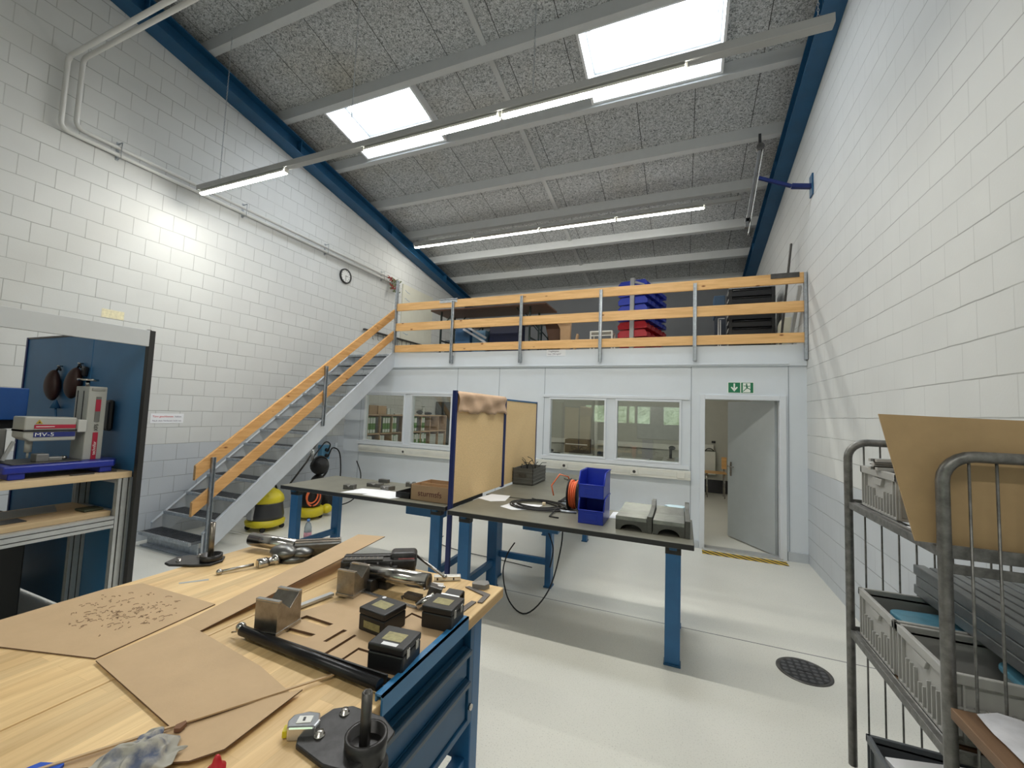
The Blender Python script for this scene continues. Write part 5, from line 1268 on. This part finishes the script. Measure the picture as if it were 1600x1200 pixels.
profile_end((.712, 2.135, 1.497+.028), (.30, .10, 0), .046, t)
tag(G().tube([(.735, 2.16, 1.522), (1.02, 2.28, 1.525)], .017, 18).build('steel_tube', pol), 'short round steel tube lying behind the profile offcut in the top crate', 'tube')
sheet('paper_sheet', [(.735, 1.75), (.735, 1.93), (.90, 1.96), (.92, 1.75)], 1.329, 'white paper on the top shelf under the hardboard panel')
# bundle of square steel tubes on the middle shelf
st_ = mat('square_tube_steel', (.22, .235, .245), .38, .7, var=.12, scale=20)
for lay in range(3):
    for i in range(9 if lay else 9):
        x = .955 + i*.0455; z = .982+lay*.0415
        g = G().beam((x, 1.36, z), (x, 2.405-.02*((i+lay) % 2), z), .040, .040)
        g.build('square_tube', st_, None, bevel=.004).name
        o = bpy.data.objects[[k for k in bpy.data.objects.keys() if k.startswith('square_tube')][-1]]
        ordn = ('first', 'second', 'third', 'fourth', 'fifth', 'sixth', 'seventh', 'eighth', 'ninth')[i]
        tag(o, 'grey square steel tube, %s from the left in the %s layer on the crates' % (ordn, ('bottom', 'middle', 'top')[lay]), 'steel tube', 'square steel tubes on the roll container')
# big hardboard panel standing on the top shelf
o = G().prism([(.585, 1.719), (.668, 1.330), (1.40, 1.330), (1.40, 1.700)], 'y', 1.700, 1.706).build('hardboard_sheet', mat('hardboard_dark', (.44, .30, .155), .6, var=.06, scale=12))
tag(o, 'large brown hardboard panel standing upright in the roll container', 'hardboard panel')
# brown trolley board in front of the roll container
t = thing('board_trolley', 'brown wooden shelf board at the lower right corner before the roll container', 'board', (1.05, 1.25, .88))
G().box(.70, 1.38, .82, 1.612, .872, .902).build('shelf_board', wood('brown_board', (.10, .055, .03), (.20, .115, .06), axis=1, scale=1.5, knots=False), t, bevel=.002)
for x in (.78, 1.34):
    for y in (.90, 1.54): G().box(x-.015, x+.015, y-.015, y+.015, 0, .872).build('leg', zink, t)
g = G(); n = 16; vs = []; fs = []; rr = random.Random(2)
for i in range(n+1):
    for j in range(n+1):
        x = .742+.52*i/n; y = 1.0+.585*j/n; vs.append((x+rr.uniform(-.004, .004), y+.04*math.sin(i*.8), .905+.004*abs(math.sin(i*1.1+j*.5))+rr.uniform(0, .004)))
for i in range(n):
    for j in range(n): a = i*(n+1)+j; fs.append((a, a+n+1, a+n+2, a+1))
g.add(vs, fs, True)
tag(g.build('plastic_film', mat('white_film', (.62, .62, .66), .22, var=.15, scale=12)), 'crinkled white plastic film on the brown board at the lower right', 'film')
# ================================================================ UNDER AND BEHIND THE STAIRS
def blob(name, mm, par, pts_r):
    g = G()
    for c, r, sc in pts_r: g.ball(c, r, 18, 10, sc)
    return g.build(name, mm, par)
t = thing('wet_vacuum', 'yellow and black wet vacuum cleaner under the stairs, nearer one', 'vacuum cleaner', (-5.2, 4.02, 0))
vx, vy = -5.18, 4.05
G().lathe([(.19, .05), (.23, .07), (.24, .12), (.22, .13), (.215, .15)], (vx, vy, 0), seg=30).build('base', yellow, t)
G().lathe([(.215, .13), (.22, .20), (.20, .34), (.205, .36)], (vx, vy, 0), seg=30).build('tank', mat('vac_dark', (.035, .036, .04), .35), t)
G().lathe([(.205, .36), (.215, .38), (.20, .44), (.15, .50), (.09, .53), (.02, .535)], (vx, vy, 0), seg=30).build('top', yellow, t)
G().box(vx-.05, vx+.05, vy-.235, vy-.19, .16, .34).build('front_panel', mat('vac_light', (.45, .46, .47), .4), t, bevel=.012)
g = G().tube(arc((vx, vy, .48), .14, 0, 180, 12, 'yz'), .014, 10); g.build('handle', black, t)
for a in range(4):
    an = math.radians(45+90*a); x, y = vx+.2*math.cos(an), vy+.2*math.sin(an); G().cyl((x-.014, y, .032), (x+.014, y, .032), .032, seg=16).build('wheel', black_rubber, t)
t = thing('wet_vacuum', 'small yellow wet vacuum with orange hose under the stairs, farther one', 'vacuum cleaner', (-5.15, 4.72, 0))
vx, vy = -5.12, 4.72
G().lathe([(.15, .04), (.19, .06), (.19, .16), (.16, .18)], (vx, vy, 0), seg=26).build('base', yellow, t); G().lathe([(.14, .18), (.15, .22), (.14, .40), (.12, .44), (.02, .46)], (vx, vy, 0), seg=26).build('tank', black, t)
g = G().tube(arc((vx+.16, vy-.12, .36), .10, -60, 300, 20, 'yz'), .011, 8); g.tube(arc((vx+.17, vy-.10, .34), .12, -90, 250, 20, 'yz'), .011, 8); g.build('hose', orange, t)
G().ball((vx+.10, vy+.22, .11), .08, 16, 8, (1, 1, .9)).build('front_roller', yellow, t)
for a in range(4):
    an = math.radians(45+90*a); x, y = vx+.15*math.cos(an), vy+.15*math.sin(an); G().cyl((x-.012, y, .026), (x+.012, y, .026), .026, seg=14).build('wheel', black_rubber, t)
t = thing('hose_bundle', 'black hoses and tool bag standing against the left wall behind the table', 'hose bundle', (-5.45, 5.25, 0))
blob('tool_bag', mat('bag_black', (.012, .012, .013), .6, bump=.4, bscale=30), t, [((-5.35, 5.05, .30), .2, (.75, .7, 1.45)), ((-5.30, 5.02, .72), .15, (1.05, .8, .9)), ((-5.25, 5.15, .2), .13, (1, .9, 1.4))])
g = G().tube(arc((-5.30, 5.02, .70), .17, -100, 170, 18, 'yz'), .016, 8); g.build('hose', black_rubber, t)
G().cyl((-5.42, 4.98, .80), (-5.42, 4.98, .98), .022, seg=12).build('nozzle', alu, t)
G().tube([(-5.55, 4.7, .45), (-5.50, 4.95, .78), (-5.44, 5.1, 1.12)], .014, 8).build('suction_pipe', dark_steel, t)
t = thing('socket_box', 'blue industrial socket box on the left wall below the stairs', 'socket box', (XL, 5.63, .72))
G().box(XL+.001, XL+.10, 5.55, 5.73, .73, .98).build('housing', mat('socket_blue', (.10, .28, .45), .4), t, bevel=.006)
for z in (.80, .90): G().cyl((XL+.10, 5.64, z), (XL+.145, 5.64, z-.01), .030, seg=16).build('socket', black, t)
def wire(pts, label, r=.011): return cable(pts, label, r)
wire([(-5.78, 5.64, .89), (-5.70, 5.60, 1.0), (-5.60, 5.40, 1.06), (-5.48, 5.15, .95), (-5.42, 5.0, .86)], 'thick black cable arching from the socket box to the hoses')
wire([(-5.78, 5.66, .80), (-5.76, 5.72, .93), (-5.73, 5.85, .85), (-5.72, 5.90, .55), (-5.70, 5.88, .12), (-5.50, 5.70, .02)], 'thick black cable arching from the socket box toward the partition')
wire([(-5.86, 5.58, .73), (-5.86, 5.57, .40), (-5.84, 5.57, .10)], 'straight black cable dropping beneath the socket box', .008)
wire([(-5.2, 5.15, .15), (-5.0, 5.2, .12), (-4.8, 5.3, .25), (-4.85, 5.45, .55), (-5.0, 5.5, .78)], 'black hose looping up beside the tool bag', .009)
block('wall_bracket', 'small grey switch on the left wall near the partition corner', 'switch', XL+.022, 5.93, .86, .04, .05, .14, 0, grey_panel)
# water bottle on the floor
t = thing('water_bottle', 'clear plastic water bottle with blue cap and pink label on the floor', 'bottle', (-4.30, 3.92, 0))
c = (-4.27, 3.93, .001)
G().lathe([(.040, 0), (.044, .01), (.044, .13), (.042, .135), (.043, .17), (.030, .215), (.014, .235), (.014, .245)], c, seg=26).build('bottle_body', mat('pet_clear', (.55, .62, .66), .12, trans=.55), t)
G().lathe([(.0445, .03), (.0445, .115)], c, seg=26).build('label', mat('pink_label', (.62, .30, .36), .5, var=.3, scale=25), t)
G().lathe([(.0165, .243), (.0165, .268), (.001, .268)], c, seg=20).build('cap', mat('cap_blue', (.10, .25, .62), .4), t)

# ================================================================ UP ON THE MEZZANINE
ZM = 2.6605
t = thing('wall_board', 'large cream board with blue scribbles on the mezzanine left wall', 'board', (XL, 8.2, ZM))
G().box(XL+.002, XL+.03, 7.62, 8.84, ZM, 4.50).build('panel', mat('cream_board', (.66, .65, .56), .6, var=.03), t)
bi = mat('blue_ink', (.10, .25, .50), .7)
for i, z in enumerate((4.36, 4.18, 4.0, 3.6, 3.4)):
    g = G(); rr = random.Random(i)
    pts = [(XL+.031, 7.70+k*.03, z+rr.uniform(-.012, .018)-k*.006) for k in range(7)]; g.tube(pts, .004, 4); g.build('scribble', bi, t)
t = thing('hook_rail', 'dark steel hook rail on the mezzanine left wall behind the balustrade', 'rail', (XL, 7.0, 3.1))
G().beam((XL+.04, 6.45, 3.22), (XL+.04, 8.9, 3.22), .05, .03).build('rail', dark_steel, t)
for i in range(9): G().tube([(XL+.05, 6.7+i*.16, 3.20), (XL+.05, 6.7+i*.16, 3.08), (XL+.08, 6.7+i*.16, 3.06)], .006, 6).build('hook', dark_steel, t)
G().box(XL+.001, XL+.06, 9.0, 9.5, 4.05, 4.25).build('wall_cabinet', dark_steel, t) if False else None
t = thing('christmas_garland', 'red and green garland hung over the pipe end by the balustrade post', 'garland', (XL+.10, 7.3, 4.4))
rr = random.Random(4)
gm = mat('garland_green', (.22, .26, .14), .8); rm = mat('garland_red', (.30, .04, .03), .7)
for mm, n_, s0 in ((gm, 26, 0), (rm, 12, -.15)):
    g = G()
    for i in range(n_):
        c = Vector((XL+.11+rr.uniform(-.03, .05), 7.25+s0+rr.uniform(-.12, .14), 4.38+rr.uniform(-.16, .10))); d = Vector((rr.uniform(-1, 1), rr.uniform(-1, 1), rr.uniform(-1, 1))).normalized()*.05
        g.cyl(c-d, c+d, .016, .004, seg=6)
    g.build('foliage' if mm is gm else 'bow', mm, t)
# long folding table seen from below
brown = wood('table_brown', (.085, .045, .03), (.13, .07, .045), axis=0, scale=2, knots=False)
def trestle(x0, x1, y0, y1, zt, label, lift=0):
    t = thing('folding_table', label, 'folding table', ((x0+x1)/2, (y0+y1)/2, ZM))
    G().box(x0, x1, y0, y1, zt-.028, zt).build('table_top', brown, t, bevel=.003)
    for x in (x0+.18, x1-.30):
        g = G()
        for y in (y0+.08, y1-.08): g.box(x-.014, x+.014, y-.014, y+.014, ZM, zt-.028)
        g.box(x-.012, x+.012, y0+.08, y1-.08, ZM+.25, ZM+.275); g.beam((x, y0+.1, ZM+.5), (x+.25*(1 if x < (x0+x1)/2 else -1), y0+.1, zt-.03), .012, .02)
        g.beam((x, y1-.1, ZM+.5), (x+.25*(1 if x < (x0+x1)/2 else -1), y1-.1, zt-.03), .012, .02)
        g.build('leg_frame', mat('dark_green_steel', (.012, .03, .03), .5), t, bevel=.002)
    return t
trestle(-4.25, -2.06, 6.32, 6.95, 3.475, 'long brown folding table on the mezzanine, front one')
trestle(-4.15, -2.20, 7.35, 7.95, 3.475, 'long brown folding table standing behind the front one on the mezzanine')
def mblock(name, x0, x1, y0, y1, z0, z1, m_, label, cat, bev=.006): return tag(G().box(x0, x1, y0, y1, z0, z1).build(name, m_, bevel=bev), label, cat)
mblock('blue_box', -3.80, -3.50, 6.45, 6.85, ZM, 3.14, mat('box_blue', (.025, .10, .22), .5, var=.2), 'dull blue metal box beneath the folding table, left one', 'box')
mblock('blue_box', -3.48, -3.22, 6.50, 6.85, ZM, 3.10, mat('box_blue_light', (.12, .24, .36), .5, var=.2), 'lighter blue box beneath the folding table, middle one', 'box')
mblock('dark_box', -3.16, -2.62, 6.55, 6.88, ZM, 3.22, mat('box_navy', (.008, .014, .05), .5), 'dark navy box beneath the folding table, right one', 'box')
for i, (z, lb) in enumerate(((2.98, 'pale slat leaning across the blue boxes, upper one'), (2.90, 'pale slat leaning across the blue boxes, lower one'))):
    tag(G().beam((-3.62, 6.42, z+.22), (-3.16, 6.42, z-.04), .02, .035).build('slat', mat('pale_slat', (.50, .52, .54), .5)), lb, 'slat')
mblock('grey_cabinet', -4.60, -4.20, 7.4, 7.75, ZM, 3.12, mat('cab_grey_blue', (.12, .15, .18), .5), 'grey blue cabinet far left behind the folding tables', 'cabinet')
tag(G().prism([(-2.20, ZM), (-1.98, ZM), (-1.94, 3.28), (-2.30, 3.30), (-2.22, 3.0)], 'y', 7.0, 7.3).build('brown_carton', mat('brown_carton', (.10, .05, .03), .7), bevel=.006), 'dark brown carton right of the folding tables', 'carton')
tag(G().prism([(-1.97, ZM), (-1.82, ZM), (-1.80, 3.26), (-2.05, 3.27), (-1.98, 3.15)], 'y', 6.9, 6.98).build('cardboard_piece', card_in, bevel=.003), 'upright light brown cardboard piece behind the balustrade', 'cardboard')
tag(G().beam((-1.74, 6.9, ZM), (-1.68, 6.95, 3.05), .03, .08, (0, 1, 0)).build('wood_piece', card_in), 'short leaning wooden piece beside the cardboard on the mezzanine', 'wood piece')
tag(G().box(-2.45, -1.95, 7.5, 7.9, 3.475, 3.53).build('white_parcel', paper, bevel=.015), 'flat white parcel lying on the rear folding table', 'parcel')
t = thing('small_stool', 'small white metal stool frame on the mezzanine beside the bin rack', 'stool', (-1.30, 7.2, ZM))
for x in (-1.48, -1.12):
    for y in (7.05, 7.35): G().box(x-.012, x+.012, y-.012, y+.012, ZM, 3.11).build('leg', cream, t)
g = G().box(-1.49, -1.11, 7.04, 7.36, 3.095, 3.12); g.box(-1.48, -1.12, 7.045, 7.06, 3.03, 3.05); g.build('seat', cream, t, bevel=.004)
# bin rack
R0 = Vector((-.80, 7.10, 0)); rz = math.radians(-14)
t = thing('bin_rack', 'grey two sided bin rack post on the mezzanine', 'rack', (R0.x, R0.y, ZM), rz)
g = G().box(-.035, .035, -.03, .03, .02, 1.34); g.build('upright', lamp_housing, t, bevel=.003, local=True)
g = G().box(-.035, .035, 1.07, 1.13, .02, 1.30); g.build('upright', lamp_housing, t, bevel=.003, local=True)
g = G().prism([(-.32, 0), (.32, 0), (.32, .02), (.07, .035), (.04, .12), (-.04, .12), (-.07, .035), (-.32, .02)], 'y', -.03, .03); g.build('foot', lamp_housing, t, bevel=.003, local=True)
g = G().prism([(-.32, 0), (.32, 0), (.32, .02), (-.32, .02)], 'y', 1.07, 1.13); g.build('foot', lamp_housing, t, bevel=.003, local=True)
g = G().prism([(.03, 1.30), (.20, 1.22), (.20, 1.20), (.03, 1.25)], 'y', -.01, .01); g.build('gusset', lamp_housing, t, local=True)
rk = Matrix.Translation((R0.x, R0.y, ZM)) @ Matrix.Rotation(rz, 4, 'Z')
for k in range(9): G().box(-.012, .012, .03, 1.07, .12+.14*k, .155+.14*k).build('cross_rail', galv, t, local=True)
ords = ['first', 'second', 'third', 'fourth', 'fifth', 'sixth', 'seventh', 'eighth']
protoR = protoB = None
for k in range(9):
    red = k < 4; mm = red_bin if red else blue_bin; cn = 'red' if red else 'blue'
    for i in range(5):
        for side in (1, -1):
            if side < 0 and i > 0: continue
            p = rk @ Vector((side*.135, .10+.215*i, .065+.14*k)); rot = rz + (math.pi/2 if side > 0 else -math.pi/2)
            lb = '%s bin %s of the mezzanine rack post, %s row up, %s from the front' % (cn, 'right' if side > 0 else 'left', (ords+['ninth'])[k], ords[i])
            src = protoR if red else protoB
            if src is None:
                src = storage_bin('storage_bin', mm, .195, .23, .115, lb, '%s bins on the mezzanine rack' % cn, p, rot)
                if red: protoR = src
                else: protoB = src
            else: dup(src, p, rot, lb)
# stack of black trays
gb = mat('tray_black', (.010, .011, .014), .35)
for k in range(9):
    if k == 0:
        t0 = thing('stacking_tray', 'black stacking tray on the mezzanine, first from the bottom of its stack', 'tray', (.98, 7.6, ZM), 0, 'stack of black trays on the mezzanine')
        g = G().box(-.31, .31, -.24, .24, .0, .008); g.box(-.31, -.295, -.24, .24, .008, .105); g.box(.295, .31, -.24, .24, .008, .105); g.box(-.295, .295, .225, .24, .008, .105); g.box(-.295, .295, -.24, -.225, .008, .085)
        g.build('tray_shell', gb, t0, bevel=.003, local=True)
        g = G().box(-.32, -.27, -.252, -.24, 0, .122); g.box(.27, .32, -.252, -.24, 0, .122); g.build('corner_post', black, t0, bevel=.002, local=True)
        G().cyl((-.26, -.247, .096), (.26, -.247, .096), .010, seg=8).build('front_rim', gb, t0, local=True)
    else: dup(t0, (.98, 7.6, ZM+.1235*k), 0, 'black stacking tray on the mezzanine, %s from the bottom of its stack' % (ords+['ninth'])[k])
tag(G().box(.66, 1.30, 7.35, 7.84, ZM+9*.1235, ZM+9*.1235+.02).build('tray_lid', galv, bevel=.003), 'bright metal lid on top of the black tray stack', 'lid')
mblock('blue_tub', .46, .62, 7.5, 7.85, 3.38, 3.72, mat('tub_blue_grey', (.04, .09, .16), .5), 'blue grey tub hanging left of the black tray stack', 'tub')
mblock('dark_trolley', .48, .63, 7.5, 7.85, ZM, 3.38, mat('trolley_dark', (.03, .04, .06), .5), 'dark trolley body left of the black tray stack', 'trolley')
g = G(); 
for z in range(9): g.beam((.635, 7.34, ZM+.05+z*.118), (.655, 7.34, ZM+.12+z*.118), .012, .004, (0, 1, 0))
tag(g.build('wire_bundle', mat('light_wire', (.42, .41, .39), .5)), 'pale twisted wire hanging down beside the black tray stack', 'wire')
g = G().box(.50, .515, 7.30, 7.315, ZM, 3.30); g.box(.50, .60, 7.30, 7.315, 3.285, 3.30); g.box(.53, .545, 7.30, 7.315, ZM, 3.27)
tag(g.build('metal_frame', alu), 'thin bright metal frame standing before the dark trolley', 'frame')
tag(G().beam((1.19, 6.45, ZM), (1.335, 6.5, 4.10), .022, .022).build('dark_rod', dark_steel), 'long dark rod leaning against the right wall on the mezzanine', 'rod')
tag(G().prism([(1.27, ZM), (1.40, ZM), (1.40, 3.16), (1.30, 3.16), (1.27, 3.08)], 'y', 6.80, 7.05).build('cream_container', mat('cream_container', (.55, .53, .42), .5), bevel=.012), 'cream container in the right corner behind the balustrade', 'container')
# dark frame on a swivel arm by the right roof beam
t = thing('swivel_screen', 'slender dark framed screen on a swivel arm below the right roof beam', 'screen', (.9, 5.85, 4.5))
a = Vector((.865, 5.80, 5.10)); b = Vector((.715, 5.80, 4.10)); d = (b-a).normalized()
G().beam(a, b, .035, .06, (0, 1, 0)).build('roller_case', mat('screen_case', (.10, .10, .10), .5), t, bevel=.006)
G().beam(a+Vector((.035, .0, 0)), b+Vector((.02, 0, -.08)), .01, .05, (0, 1, 0)).build('fabric', mat('screen_fabric', (.55, .55, .53), .7), t)
G().cyl((.87, 5.76, 5.12), (.87, 5.84, 5.12), .045, seg=20).build('end_cap', dark_steel, t)
G().beam((.865, 5.8, 5.30), (.868, 5.8, 5.14), .03, .03, (0, 1, 0)).build('bracket', black, t)
G().beam((.85, 5.80, 4.73), (1.20, 5.80, 4.56), .035, .035, (0, 1, 0)).build('arm', navy, t); G().beam((1.20, 5.80, 4.56), (1.408, 5.80, 4.52), .05, .05, (0, 1, 0)).build('arm', navy, t)
G().box(1.395, 1.411, 5.74, 5.86, 4.40, 4.66).build('wall_plate', blue_steel, t, bevel=.002)
G().tube([(.76, 5.78, 4.20), (.76, 5.78, 3.98)], .006, 6).build('pull_rod', black, t); G().box(.70, .76, 5.77, 5.83, 4.17, 4.22).build('clamp', black, t, bevel=.004)

# ================================================================ THE OFFICE BEHIND THE WINDOWS
struct(G().box(XL+.002, XR-.002, YB-.03, YB-.002, 0, 2.42).build('wall_office', mat('office_wall', (.46, .455, .40), .7, var=.03)))
shw = wood('shelf_wood', (.42, .28, .17), (.55, .38, .24), axis=1, scale=1.2, knots=False)
YS = [6.28, 6.64, 7.0, 7.36, 7.72, 8.03, 8.39, 8.75, 9.11]; ZS = [.06, .43, .80, 1.165, 1.53]
t = thing('cube_shelf', 'long wooden cube shelf along the office left wall', 'shelf', (-5.7, 7.7, 0))
for z in ZS: G().box(-5.90, -5.50, YS[0], YS[-1], z-.012, z+.012).build('shelf_board', shw, t)
for y in YS: G().box(-5.90, -5.50, y-.011, y+.011, .0, 1.53).build('side_board', shw, t)
G().box(-5.905, -5.895, YS[0], YS[-1], .05, 1.53).build('back_board', shw, t)
gbm = mat('binder_green', (.10, .22, .05), .5); wbm = mat('binder_white', (.62, .64, .62), .5); bkm = mat('binder_dark', (.05, .05, .05), .5)
def binder(x, y, z, kind, label, h=.31):
    t = thing('ring_binder', label, 'ring binder', (x, y, z), 0, 'ring binders in the cube shelf')
    G().box(x-.14, x+.14, y-.034, y+.034, z+.001, z+h).build('cover', (gbm if kind == 'g' else bkm if kind == 'k' else wbm), t, bevel=.002)
    if kind == 'g': G().box(x+.1395, x+.141, y-.031, y+.031, z+.19, z+.295).build('spine_label', wbm, t); G().box(x+.1395, x+.141, y-.031, y+.031, z+.01, z+.07).build('spine_label', wbm, t)
    elif kind == 'w': G().box(x+.1395, x+.141, y-.022, y+.022, z+.05, z+.12).build('spine_label', gbm, t)
    return t
rr = random.Random(8)
fill = {(0, 1.165): 'gggk', (1, 1.165): 'kggg', (2, 1.165): 'ggk', (3, 1.165): 'ggk', (4, 1.165): 'ggk', (0, .80): 'wwk', (1, .80): 'ww', (2, .80): 'wgw', (3, .80): 'wg', (4, .80): 'wgwg', (5, 1.165): 'gg', (5, .80): 'gwg'}
cellw = ['first', 'second', 'third', 'fourth', 'fifth', 'sixth', 'seventh', 'eighth']; cname = {'g': 'green and white', 'w': 'white', 'k': 'dark'}
for (ci, z), s_ in fill.items():
    for j, ch in enumerate(s_):
        binder(-5.665, YS[ci]+.055+j*.076, z+.012, ch, '%s ring binder, %s in the %s cell, %s row of the cube shelf' % (cname[ch], cellw[j], cellw[ci], 'top' if z > 1 else 'second'))
for ci, lb in ((6, 'left'), (7, 'right')):
    for j in range(9): tag(G().box(-5.84, -5.53, YS[ci]+.04+.012*(j % 2), YS[ci+1]-.05, .8125+j*.031, .8125+j*.031+.026).build('paper_ream', wbm, bevel=.002), 'white paper stack %s from the bottom in the %s paper cell of the cube shelf' % ((ords+['ninth'])[j], lb), 'paper stack', 'paper stacks in the cube shelf')
for y0, y1, h, mm, lb in ((6.37, 6.60, .175, card, 'darker cardboard box on top of the cube shelf'), (6.62, 6.87, .17, card_in, 'lighter cardboard box on top of the cube shelf'), (6.90, 6.98, .12, wbm, 'white carton on the cube shelf, left one'), (7.0, 7.10, .12, wbm, 'white carton on the cube shelf, right one'), (7.15, 7.33, .02, wbm, 'flat white papers on the cube shelf')):
    mblock('shelf_box', -5.86, -5.56, y0, y1, 1.5425, 1.5425+h, mm, lb, 'box', .003)
t = thing('spray_bottle', 'white spray bottle standing on the cube shelf', 'spray bottle', (-5.62, 8.24, 1.5425))
G().lathe([(.035, 0), (.038, .01), (.038, .11), (.014, .15), (.012, .18)], (-5.62, 8.24, 1.5425), seg=18).build('bottle_body', wbm, t); G().box(-5.66, -5.57, 8.23, 8.25, 1.722, 1.745).build('trigger', wbm, t, bevel=.003)
blob('black_bag', black, None, [((-5.68, 8.25, 1.60), .09, (1, 1.6, .6)), ((-5.66, 8.50, 1.58), .08, (1, 1.9, .45))]); tag(bpy.data.objects['black_bag'], 'black bag lying on the cube shelf behind the spray bottle', 'bag')
mblock('dark_cupboard', -5.90, -5.42, 9.22, 9.80, 0, 1.88, mat('cupboard_dark', (.045, .05, .05), .5), 'tall dark cupboard beyond the cube shelf in the office', 'cupboard')
wt = mat('white_table', (.60, .60, .57), .4)
def office_table(x0, x1, y0, y1, lb):
    t = thing('office_table', lb, 'table', ((x0+x1)/2, (y0+y1)/2, 0)); G().box(x0, x1, y0, y1, .725, .75).build('table_top', wt, t, bevel=.003)
    for x in (x0+.04, x1-.04):
        for y in (y0+.04, y1-.04): G().box(x-.02, x+.02, y-.02, y+.02, 0, .725).build('leg', dark_steel, t)
office_table(-2.72, -1.98, 8.9, 10.05, 'white office table seen through the third window')
office_table(-1.34, -.69, 8.9, 10.05, 'white office table seen through the fourth window')
office_table(-.42, .12, 9.6, 10.75, 'white office table with small machine near the door')
mblock('brown_printer', -2.76, -2.17, 10.35, 10.75, .72, 1.06, mat('brown_machine', (.06, .045, .03), .5), 'dark brown machine box by the office rear wall', 'machine', .01).location.z = 0
mblock('printer_stand', -2.80, -2.14, 10.33, 10.78, 0, .719, mat('stand_grey', (.2, .2, .19), .6), 'grey stand beneath the dark machine box', 'stand')
tag(G().box(-2.74, -2.19, 10.335, 10.349, .93, .95).build('light_strip', wp), 'bright strip across the dark machine box front', 'strip')
for x, y, lb in ((-3.0, 9.3, 'black chair back beside the left office table'), (-2.62, 8.55, 'black chair back in front of the left office table'), (-1.62, 9.5, 'black chair back beside the right office table')):
    t = thing('office_chair', lb, 'chair', (x, y, 0))
    G().box(x-.2, x+.2, y-.2, y+.2, .44, .50).build('seat', black, t, bevel=.03); G().box(x-.2, x+.2, y+.17, y+.22, .55, .86).build('backrest', black, t, bevel=.04); G().cyl((x, y, .03), (x, y, .44), .03, seg=12).build('stem', dark_steel, t)
    g = G().box(x-.25, x+.25, y-.02, y+.02, .0, .05); g.box(x-.02, x+.02, y-.25, y+.25, .0, .05); g.build('base', black, t)
    g = G().box(x-.02, x+.02, y+.19, y+.24, .47, .6); g.build('back_bar', dark_steel, t)
t = thing('desk_microscope', 'small black instrument on the office table near the door', 'instrument', (-.20, 10.0, .75))
G().box(-.32, -.06, 9.95, 10.2, .7505, .79).build('base', machined, t, bevel=.004); G().box(-.28, -.22, 10.05, 10.1, .79, 1.02).build('column', black, t, bevel=.008); G().ball((-.22, 10.02, 1.02), .06, 14, 8, (1.2, 1, .8)).build('head', black, t)
g = G().box(XL+.3, .10, YB-.095, YB-.0305, .93, 1.05); tr = thing('wall_trunking', 'pale cable trunking along the office rear wall', 'cable trunking', (-2, YB, .93)); g.build('channel', cream, tr, bevel=.003); G().box(.30, .66, YB-.095, YB-.0305, .98, 1.10).build('channel', cream, tr, bevel=.003)
mblock('office_whiteboard', -1.05, .05, YB-.045, YB-.031, 1.15, 1.95, mat('whiteboard_grey', (.42, .43, .41), .35), 'grey board on the office rear wall right', 'board', .003)
tag(G().tube([(-2.05, 10.70, 0), (-2.05, 10.70, 2.42)], .045, 16).build('white_pipe', cream), 'vertical white pipe before the office rear wall', 'pipe')
mblock('white_radiator', .34, .70, YB-.13, YB-.032, .42, .94, cream, 'white radiator on the rear wall seen through the door', 'radiator', .01)
mblock('black_switch', .62, .70, YB-.05, YB-.031, 1.14, 1.19, black, 'small black socket on the office rear wall above the radiator', 'socket', .003)
tag(G().tube(arc((.57, YB-.14, .93), .09, 20, 170, 10, 'xz'), .010, 8).build('black_strap', black), 'curved black strap hanging over the radiator', 'strap')
t = thing('wooden_chair', 'wooden chair with thin metal legs seen through the office door', 'chair', (.68, 10.3, 0))
G().box(.45, .88, 10.1, 10.5, .52, .54).build('seat', pine, t, bevel=.006)
for x in (.50, .84):
    for y in (10.14, 10.46): G().cyl((x, y, 0), (x, y, .52), .011, seg=8).build('leg', machined, t)
G().box(.80, .90, 10.42, 10.46, .60, .86).build('backrest', pine, t, bevel=.006); G().box(.84, .86, 10.46, 10.475, .5, .8).build('back_bar', machined, t)
struct(G().box(XL+.003, XR-.003, YB-.045, YB-.031, 0, .30).build('baseboard_office', mat('office_plinth', (.055, .055, .06), .6)))
